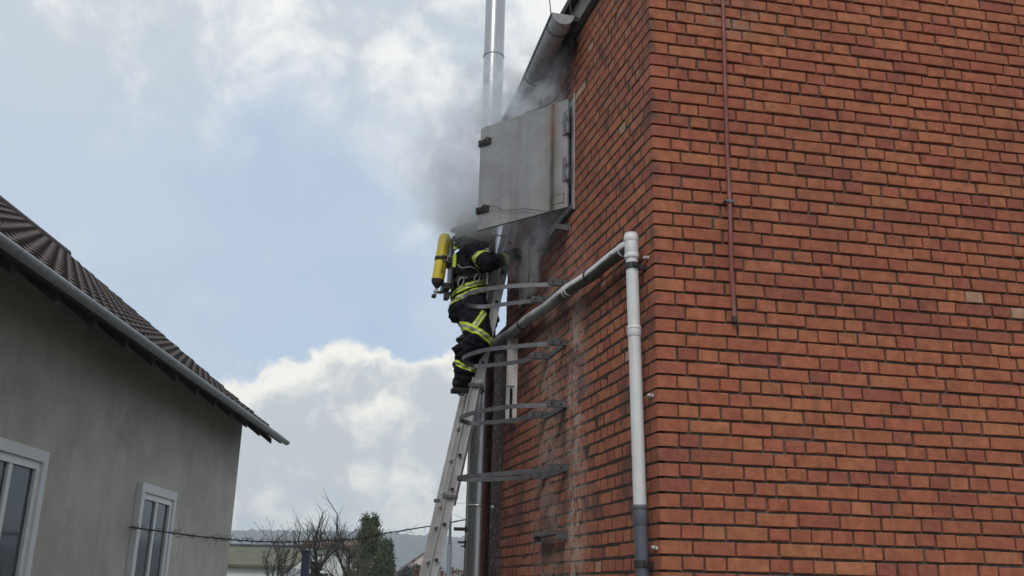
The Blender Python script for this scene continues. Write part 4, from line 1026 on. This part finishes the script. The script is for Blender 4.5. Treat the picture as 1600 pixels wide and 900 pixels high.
# white low building behind the bare trees
wb = Thing('white_building', 'long low white building with faded brown roof behind the bare trees', 'building', (-13, 62, 0))
mb = MB(); mb.box((-24, 60, 0), (-8.75, 68, 4.02)); wb.part('wall', mb, M['white_wall'])
mb = MB(); mb.box((-12.05, 59.5, 4.03), (-8.45, 68.5, 4.24)); mb.add([(-12.05, 59.5, 4.24), (-8.45, 59.5, 4.24), (-8.45, 64, 4.85), (-12.05, 64, 4.85), (-12.05, 68.5, 4.24), (-8.45, 68.5, 4.24)], [(0, 1, 2, 3), (3, 2, 5, 4), (0, 3, 4), (1, 5, 2)]); wb.part('roof', mb, M['brown_roof'])
mb = MB(); mb.box((-24.2, 59.6, 4.03), (-12.1, 68.3, 4.16)); wb.part('roof', mb, M['slate'])
for k in range(5):
    x = -11.6 + k * -2.3
    mb = MB(); mb.box((x, 59.93, 1.5), (x + 1.3, 59.99, 2.7)); w_ = wb.part('window', mb, M['frame_white'])
    mb = MB(); mb.box((x + .08, 59.90, 1.58), (x + 1.22, 59.925, 2.62)); wb.part('pane', mb, M['pane'], under=w_)
# shed with an olive roof
sh = Thing('shed', 'shed with an olive green roof at the edge of the garden', 'shed', (-12, 46, 0))
mb = MB(); mb.box((-15.5, 44, 0), (-9.25, 48, 2.55)); sh.part('wall', mb, M['white_wall'])
mb = MB(); mb.add([(-15.7, 43.7, 2.53), (-9.1, 43.7, 2.53), (-9.1, 48.3, 3.45), (-15.7, 48.3, 3.45), (-15.7, 43.7, 2.63), (-9.1, 43.7, 2.63), (-9.1, 48.3, 3.55), (-15.7, 48.3, 3.55)], [(3, 2, 1, 0), (4, 5, 6, 7), (0, 1, 5, 4), (1, 2, 6, 5), (2, 3, 7, 6), (3, 0, 4, 7)]); sh.part('roof', mb, M['olive_roof'])
mb = MB(); mb.box((-13.6, 43.95, 0), (-12.6, 43.99, 2.1)); dd = sh.part('door', mb, M['wood_dark']); mb = MB(); mb.tube([(-12.7, 43.9, 1.0), (-12.7, 43.95, 1.0)], .03, 8); sh.part('handle', mb, M['galv'], under=dd)

# gabled house in the valley
gh = Thing('gabled_house', 'small house with pale gable, red roof and slate front beneath the hill', 'house', (-17, 200, 0))
mb = MB(); mb.prism([(-20.0, 204), (-13.4, 204), (-13.4, 214), (-20.0, 214)], 0, 6.9); mb.add([(-20.0, 204, 6.9), (-13.4, 204, 6.9), (-16.4, 204, 9.35), (-20.0, 205, 6.9), (-13.4, 205, 6.9), (-16.4, 205, 9.35)], [(0, 1, 2), (5, 4, 3), (1, 4, 5, 2), (0, 2, 5, 3)])
gh.part('wall', mb, M['pink_wall'])
def slab(mb, a, b, y0, y1, th=.18):
    mb.add([(a[0], y0, a[1]), (b[0], y0, b[1]), (b[0], y1, b[1]), (a[0], y1, a[1]), (a[0], y0, a[1] - th), (b[0], y0, b[1] - th), (b[0], y1, b[1] - th), (a[0], y1, a[1] - th)],
           [(0, 1, 2, 3), (7, 6, 5, 4), (0, 4, 5, 1), (1, 5, 6, 2), (2, 6, 7, 3), (3, 7, 4, 0)])
mb = MB(); slab(mb, (-20.5, 6.75), (-16.4, 9.6), 203.6, 214.4); slab(mb, (-12.8, 6.8), (-16.4, 9.6), 203.6, 214.4); rf = gh.part('roof', mb, M['red_roof'])
for x in (-16.0, -14.9):
    mb = MB(); mb.box((x - .2, 207, 8.3), (x + .2, 207.5, 10.15 if x < -15.5 else 9.9)); gh.part('chimney', mb, M['wood_dark'], under=rf)
mb = MB(); mb.prism([(-20.6, 200), (-13.2, 200), (-13.2, 203.9), (-20.6, 203.9)], 0, 6.55); mb.add([(-20.6, 200, 5.9), (-13.2, 200, 5.9), (-16.7, 200, 6.7), (-20.6, 203.9, 5.9), (-13.2, 203.9, 5.9), (-16.7, 203.9, 6.7)], [(0, 1, 2), (5, 4, 3), (1, 4, 5, 2), (0, 2, 5, 3)]); gh.part('slate_front', mb, M['slate'])
mb = MB(); slab(mb, (-21.0, 5.95), (-16.7, 6.95), 199.6, 203.95, .14); slab(mb, (-12.8, 5.95), (-16.7, 6.95), 199.6, 203.95, .14); gh.part('porch_roof', mb, M['red_roof'])
mb = MB(); mb.box((-17.6, 199.9, 5.15), (-16.05, 199.99, 6.15)); w_ = gh.part('window', mb, M['frame_white'])
for k in range(2):
    mb = MB(); mb.box((-17.5 + k * .74, 199.85, 5.25), (-16.88 + k * .74, 199.89, 6.05)); gh.part('pane', mb, M['pane'], under=w_)
mb = MB(); mb.box((-16.2, 199.9, 4.6), (-13.6, 199.99, 5.3)); w_ = gh.part('window', mb, M['frame_white']); mb = MB(); mb.box((-16.1, 199.85, 4.7), (-13.7, 199.89, 5.2)); gh.part('pane', mb, M['pane'], under=w_)

# more roofs of the village far off on the valley floor
for i, (x, y, w, h, m_, lb) in enumerate(((-13.5, 330, 9, 7.0, 'white_wall', 'far white house just right of the ladder foot'), (-7.5, 420, 16, 8.5, 'plaster', 'far cream hall with a low roof between lamp post and flue'), (-31, 260, 10, 8.2, 'plaster', 'far cream house half hidden behind the conifers'))):
    fh_ = Thing('village_house', lb, 'house', (x, y, 0))
    mb = MB(); mb.box((x - w / 2, y, 0), (x + w / 2, y + 8, h - 2)); fh_.part('wall', mb, M[m_])
    mb = MB(); slab(mb, (x - w / 2 - .4, h - 2), (x, h), y - .3, y + 8.3, .2); slab(mb, (x + w / 2 + .4, h - 2), (x, h), y - .3, y + 8.3, .2); mb.add([(x - w / 2, y, h - 2), (x + w / 2, y, h - 2), (x, y, h - .2)], [(0, 1, 2)]); fh_.part('roof', mb, M['red_roof'] if i else M['slate'])
    for k in range(3):
        mb = MB(); xx = x - w / 3 + k * w / 3 - .5; mb.box((xx, y - .08, h - 4.2), (xx + 1.0, y - .01, h - 3.0)); fh_.part('window', mb, M['pane'])

# ------------------------------------------------------------------ trees, hedge, posts, cable
M['bark'] = mat('grey_bark', (.050, .042, .036), .9, 0, .35, 8, .5, 40)
M['bark_light'] = mat('pale_twig', (.105, .088, .066), .9, 0, .3, 8)
M['ivy'] = mat('ivy_leaf', (.020, .034, .014), .6, 0, .4, 6)
M['needles'] = mat('dark_conifer_needles', (.052, .078, .032), .7, 0, .45, 3.0, spots=((.105, .105, .042), 2.2, .50, .66))
M['needles2'] = mat('green_conifer_needles', (.050, .082, .042), .7, 0, .4, 2.0)
M['hedge'] = mat('copper_hedge_leaf', (.13, .042, .026), .8, 0, .4, 5)
def bare_tree(name, label, x, y, h, trunk_h, r0, seed, spread, levels=4, cat='tree', group=None, ivy=False, m_='bark'):
    rg = random.Random(seed); t = Thing(name, label, cat, (x, y, 0), group=group)
    mt = MB(); mc = MB(); top = Vector((x + rg.uniform(-.1, .1), y, trunk_h))
    mt.tube(bez([(x, y, 0), (x + .06, y, trunk_h * .5), tuple(top)], 4), [r0 * (1.25 - .5 * i / 8) for i in range(9)], 9)
    def grow(p, d, L, r, lv):
        k = 4; pts = [p]; dd = d.copy()
        for i in range(k):
            dd = (dd + Vector((rg.gauss(0, .13), rg.gauss(0, .13), rg.gauss(.07, .09)))).normalized(); pts.append(pts[-1] + dd * L / k)
        mc.tube(pts, [max(.0036, r * (1 - .55 * i / k)) for i in range(k + 1)], 5 if lv > 0 else 4, cap=False)
        if lv <= 0: return
        for i in range(1, k + 1):
            if rg.random() < (.85 if i < k else 1.0):
                a_ = rg.uniform(0, 2 * PI); sd2 = dd.orthogonal(); sd2.rotate(Matrix.Rotation(a_, 3, dd))
                nd = (dd * rg.uniform(.6, .95) + sd2.normalized() * rg.uniform(.35, .75)); nd.z += .17; nd.normalize()
                grow(pts[i], nd, L * rg.uniform(.5, .78), max(.0045, r * .46), lv - 1)
    nb = 5
    for b in range(nb):
        a_ = 2 * PI * b / nb + rg.uniform(-.4, .4); d = Vector((math.cos(a_) * spread, math.sin(a_) * spread, 1)).normalized()
        grow(top - Vector((0, 0, rg.uniform(0, trunk_h * .15))), d, (h - trunk_h) * rg.uniform(.55, .75), r0 * .42, levels - 1)
    t.part('trunk', mt, M[m_]); t.part('crown', mc, M[m_])
    if ivy:
        mi = MB()
        for _ in range(900):
            a_ = rg.uniform(0, 2 * PI); z = rg.uniform(.0, trunk_h * 1.08); rr = r0 * 1.15 + rg.uniform(0, .07); c = Vector((x + math.cos(a_) * rr, y + math.sin(a_) * rr, z)); leaf(mi, c, rg, .05)
        t.part('ivy', mi, M['ivy'])
    return t
def leaf(mb, c, rg, s, up=None):
    d = Vector((rg.gauss(0, 1), rg.gauss(0, 1), rg.gauss(0, .8))).normalized() if up is None else up
    e = d.orthogonal(); e.rotate(Matrix.Rotation(rg.uniform(0, 2 * PI), 3, d)); e = e.normalized(); w = s * rg.uniform(.7, 1.3)
    mb.add([c - d * w, c + e * w * .42, c + d * w, c - e * w * .42], [(0, 1, 2, 3)])
bare_tree('fruit_tree', 'bare pruned fruit tree with ivy on its thick trunk, beside the dark post', -4.70, 25, 3.6, 2.3, .13, 5, 1.05, 4, group='bare trees', ivy=True)
bare_tree('fruit_tree', 'bare small tree at the left edge of the garden, before the shed roof', -5.55, 25, 2.75, 1.5, .07, 8, .55, 4, group='bare trees')
bare_tree('fruit_tree', 'bare twiggy tree standing close in front of the dark conifers', -3.75, 24.5, 2.55, 1.25, .07, 21, .6, 4, group='bare trees', m_='bark_light')
bare_tree('fruit_tree', 'bare knobbly tree just left of the conifers, with many upright shoots', -4.12, 26.5, 3.15, 2.0, .09, 33, .5, 4, group='bare trees')
def conifer(name, label, x, y, h, r, seed, m_, n, twin=False):
    rg = random.Random(seed); t = Thing(name, label, 'tree', (x, y, 0), group='conifers in the garden'); mt = MB(); mt.tube([(x, y, 0), (x, y, h * .5), (x, y, h * .93)], [.11, .07, .012], 8); t.part('trunk', mt, M['bark'])
    mc = MB()
    # upright sprays arranged in clumps along uneven boughs
    for b in range(int(n / 26)):
        v = rg.random() ** 1.25; z0 = h * (.08 + .90 * v); rr = r * (1 - v) ** .72 * rg.uniform(.55, 1.12); a_ = rg.uniform(0, 2 * PI)
        if twin and v > .62: xo = (.17 if rg.random() < .5 else -.17); zz = z0
        else: xo = 0
        c = Vector((x + xo + math.cos(a_) * rr, y + math.sin(a_) * rr, z0))
        out = Vector((math.cos(a_), math.sin(a_), 0))
        for _ in range(26):
            p = c + Vector((rg.gauss(0, .075), rg.gauss(0, .075), rg.gauss(0, .11))) - out * rg.uniform(0, .12)
            d = (out * rg.uniform(.1, .7) + Vector((rg.gauss(0, .35), rg.gauss(0, .35), 1.0))).normalized(); leaf(mc, p, rg, .052, d)
    t.part('crown', mc, M[m_]); return t
conifer('thuja', 'dark tall conifer with a double tip among bare twigs', -5.42, 40, 4.55, 1.15, 3, 'needles', 17000, True)
conifer('thuja', 'lower dark conifer on the right flank of the double-tipped one', -4.75, 39.5, 3.55, .85, 9, 'needles', 9000)
conifer('thuja', 'pointed blue green conifer behind, nearest the gabled house', -5.18, 45, 3.78, .70, 12, 'needles2', 9000)
# copper hedge
rg = random.Random(2); hg = MB()
for _ in range(5200):
    x = rg.uniform(-3.4, 1.2); leaf(hg, Vector((x, 38 + rg.uniform(-.35, .35), rg.uniform(.2, 2.52 + .06 * math.sin(x * 9)))), rg, .07)
hd_ = Thing('hedge', 'copper brown beech hedge at the foot of the lamp post', 'hedge', (-1, 38, 0)); hd_.part('foliage', hg, M['hedge'])
hs = MB()
for k in range(14): xx = -3.3 + k * .33; hs.tube([(xx, 38, 0), (xx + rg.uniform(-.1, .1), 38, 2.2)], .02, 5)
hd_.part('stem', hs, M['bark'], kind='stuff')
bs = MB()
for _ in range(2600):
    a_ = rg.uniform(0, 2 * PI); rr = rg.random() ** .5; leaf(bs, Vector((-8.3 + math.cos(a_) * rr * 1.5, 92 + math.sin(a_) * rr, 2.2 + rr * 0 + rg.uniform(0, 2.3) * (1 - rr * .5))), rg, .13)
sb_ = Thing('evergreen_bush', 'dark evergreen bush in front of the slate house front', 'bush', (-8.3, 92, 0)); sb_.part('foliage', bs, M['ivy']); mb = MB(); mb.tube([(-8.3, 92, 0), (-8.3, 92, 2.6)], .08, 8); sb_.part('stem', mb, M['bark'])
# garden post
ps = Thing('garden_post', 'dark violet grey post standing beside the ivy-clad fruit tree', 'post', (-3.53, 18, 0)); mb = MB(); mb.box((-3.60, 17.93, 0), (-3.46, 18.07, 2.27), .008); ps.part('shaft', mb, mat('painted_post', (.075, .070, .115), .7, 0, .25, 6)); mb = MB(); mb.box((-3.62, 17.91, 2.27), (-3.44, 18.09, 2.295), .006); ps.part('cap', mb, M['galv'])
# street lamp
sl_ = Thing('street_lamp', 'slim grey street lamp post behind the ladder', 'street lamp', (-1.66, 30, 0))
mb = MB(); mb.tube([(-1.66, 30, 0), (-1.66, 30, 3.02)], .072, 14); sl_.part('lower_post', mb, mat('lamp_post_light', (.24, .255, .27), .5, .3, .15, 4))
mb = MB(); mb.tube([(-1.66, 30, 3.02), (-1.66, 30, 3.08), (-1.66, 30, 3.1), (-1.70, 30, 5.0)], [.072, .055, .045, .036], 14); sl_.part('upper_post', mb, mat('lamp_post_dark', (.07, .085, .10), .5, .3, .15, 4))
mb = MB(); mb.M = Matrix.Translation((-1.71, 30, 5.0)); mb.lathe([(.05, 0), (.10, .10), (.115, .28), (.06, .31), (.05, .33), (.14, .345), (.14, .375), (.03, .42), (.001, .425)], 18); hd2 = sl_.part('lamp_head', mb, M['iron'])
mb = MB(); mb.M = Matrix.Translation((-1.71, 30, 5.06)); mb.lathe([(.085, .06), (.118, .20), (.112, .22), (.08, .08)], 18); sl_.part('lamp_glass', mb, M['pane'], under=hd2)
# overhead cable with climbing twigs
cb = Thing('overhead_cable', 'sagging overhead cable overgrown with twigs, crossing the garden', 'cable', (-2.7, 12, 2.15))
cpts = bez([(-4.64, 12.4, 2.30), (-3.5, 12.1, 2.18), (-2.7, 12, 2.15), (-1.75, 12, 2.21), (-1.45, 12, 2.275), (-.45, 12, 2.47), (.6, 12, 2.75)], 12)
mb = MB(); mb.tube(cpts, .007, 6); cb.part('cable', mb, M['black'])
rg = random.Random(6); tw = MB(); lf = MB()
for p in cpts:
    dens = 9 if p.x < -1.7 else (5 if p.x < -1.1 else 1)
    for _ in range(dens):
        q = p + Vector((rg.uniform(-.06, .06), 0, 0)); e = q + Vector((rg.gauss(0, .06), rg.gauss(0, .03), rg.gauss(.0, .035))); tw.tube([q, q.lerp(e, .5) + Vector((0, 0, rg.gauss(0, .01))), e], [.0028, .0022, .0012], 4, cap=False)
        if rg.random() < .7: leaf(lf, e, rg, .011)
cb.part('twigs', tw, M['bark'], kind='stuff'); cb.part('dry_leaves', lf, M['bark_light'], kind='stuff')
# thin high wire seen between ladder and flue
wire('overhead_wire', [(-1.62, 30.0, 4.2), (.4, 30, 4.42), (6.0, 30, 4.9)], .004, M['black'], 'thin distant wire leaving the street lamp post behind the flue', M_=MG)
# ------------------------------------------------------------------ smoke from the hatch, haze over the valley
def smoke():
    m = bpy.data.materials.new('smoke'); m.use_nodes = True; t = NT(m.node_tree); t.n.clear()
    g_ = t.node('ShaderNodeTexCoord'); P = g_.outputs['Object']           # object space = left wall frame (s, off, z), origin at the hatch sill
    warp = t.node('ShaderNodeTexNoise'); t.l.new(P, warp.inputs['Vector']); warp.inputs['Scale'].default_value = 2.2; warp.inputs['Detail'].default_value = 2
    Pw = t.vm('ADD', P, t.vm('SCALE', t.vm('SUBTRACT', warp.outputs['Color'], (.5, .5, .5)), .42))
    n1 = t.noise(t.vm('MULTIPLY', Pw, (1, 1, .8)), 4.8, 6, .66)
    dens = None
    for c, r, k in SMOKE:
        b = t.m('MULTIPLY', t.blob(Pw, c, r), k); dens = b if dens is None else t.m('ADD', dens, b)
    dens = t.m('MULTIPLY', dens, t.ss(n1, .43, .59))
    head = t.m('MAXIMUM', t.blob(P, (2.93, .52, -.03), (.20, .24, .165)), t.blob(P, (2.80, .42, .02), (.20, .18, .15)))
    dens = t.m('ADD', dens, t.m('MULTIPLY', head, t.m('ADD', 9.0, t.m('MULTIPLY', t.ss(n1, .38, .62), 14.0))))
    dd = t.vm('DOT_PRODUCT', t.vm('SUBTRACT', P, (1.53, .02, 0)), (-.603, .797, 0))      # the leaf of the door keeps the smoke behind it
    dens = t.m('MULTIPLY', dens, t.m('SUBTRACT', 1.0, t.ss(dd, -.03, .14)))
    # fade before the faces of the box
    dens = t.m('MULTIPLY', t.ss(dens, .04, .5), dens)
    v = t.node('ShaderNodeVolumePrincipled'); v.inputs['Color'].default_value = (.92, .955, 1.0, 1); v.inputs['Anisotropy'].default_value = .15
    t.l.new(dens, v.inputs['Density'])
    o = t.node('ShaderNodeOutputMaterial'); t.l.new(v.outputs[0], o.inputs['Volume'])
    return m
# centre (s, off, z above 4.9), radii, density
SMOKE = [((2.05, .10, .12), (.42, .22, .42), 6.0),      # pouring out behind the door leaf
         ((2.32, .20, .64), (.62, .24, .34), 12.0),      # rolling over the top of the door
         ((2.80, .40, .98), (.62, .28, .38), 3.0),
         ((3.05, .60, .60), (.44, .27, .50), 3.0),        # drifting in front of the flue
         ((3.30, .95, .55), (.45, .36, .40), .7),
         ((2.80, .56, .22), (.34, .24, .26), 3.6),
         ((2.35, .14, -.42), (.55, .18, .32), 2.2)]      # below the door along the wall
mb = MB(); mb.box((.9, .01, -1.0), (4.4, 2.2, 2.3))
sm_o = single('smoke', mb, smoke(), 'grey smoke pouring from the hatch and drifting past the flue', 'smoke', (0, 0, 0), ML @ Matrix.Translation((0, 0, 4.9)), kind='stuff')
def haze():
    m = bpy.data.materials.new('haze'); m.use_nodes = True; t = NT(m.node_tree); t.n.clear()
    v = t.node('ShaderNodeVolumePrincipled'); v.inputs['Color'].default_value = (.80, .88, .97, 1); v.inputs['Density'].default_value = .00075; v.inputs['Anisotropy'].default_value = .0
    o = t.node('ShaderNodeOutputMaterial'); t.l.new(v.outputs[0], o.inputs['Volume']); return m
mb = MB(); mb.box((-4100, -900, -3.2), (4100, 5100, 96)); single('haze', mb, haze(), 'thin bluish haze over the valley', 'haze', kind='stuff')
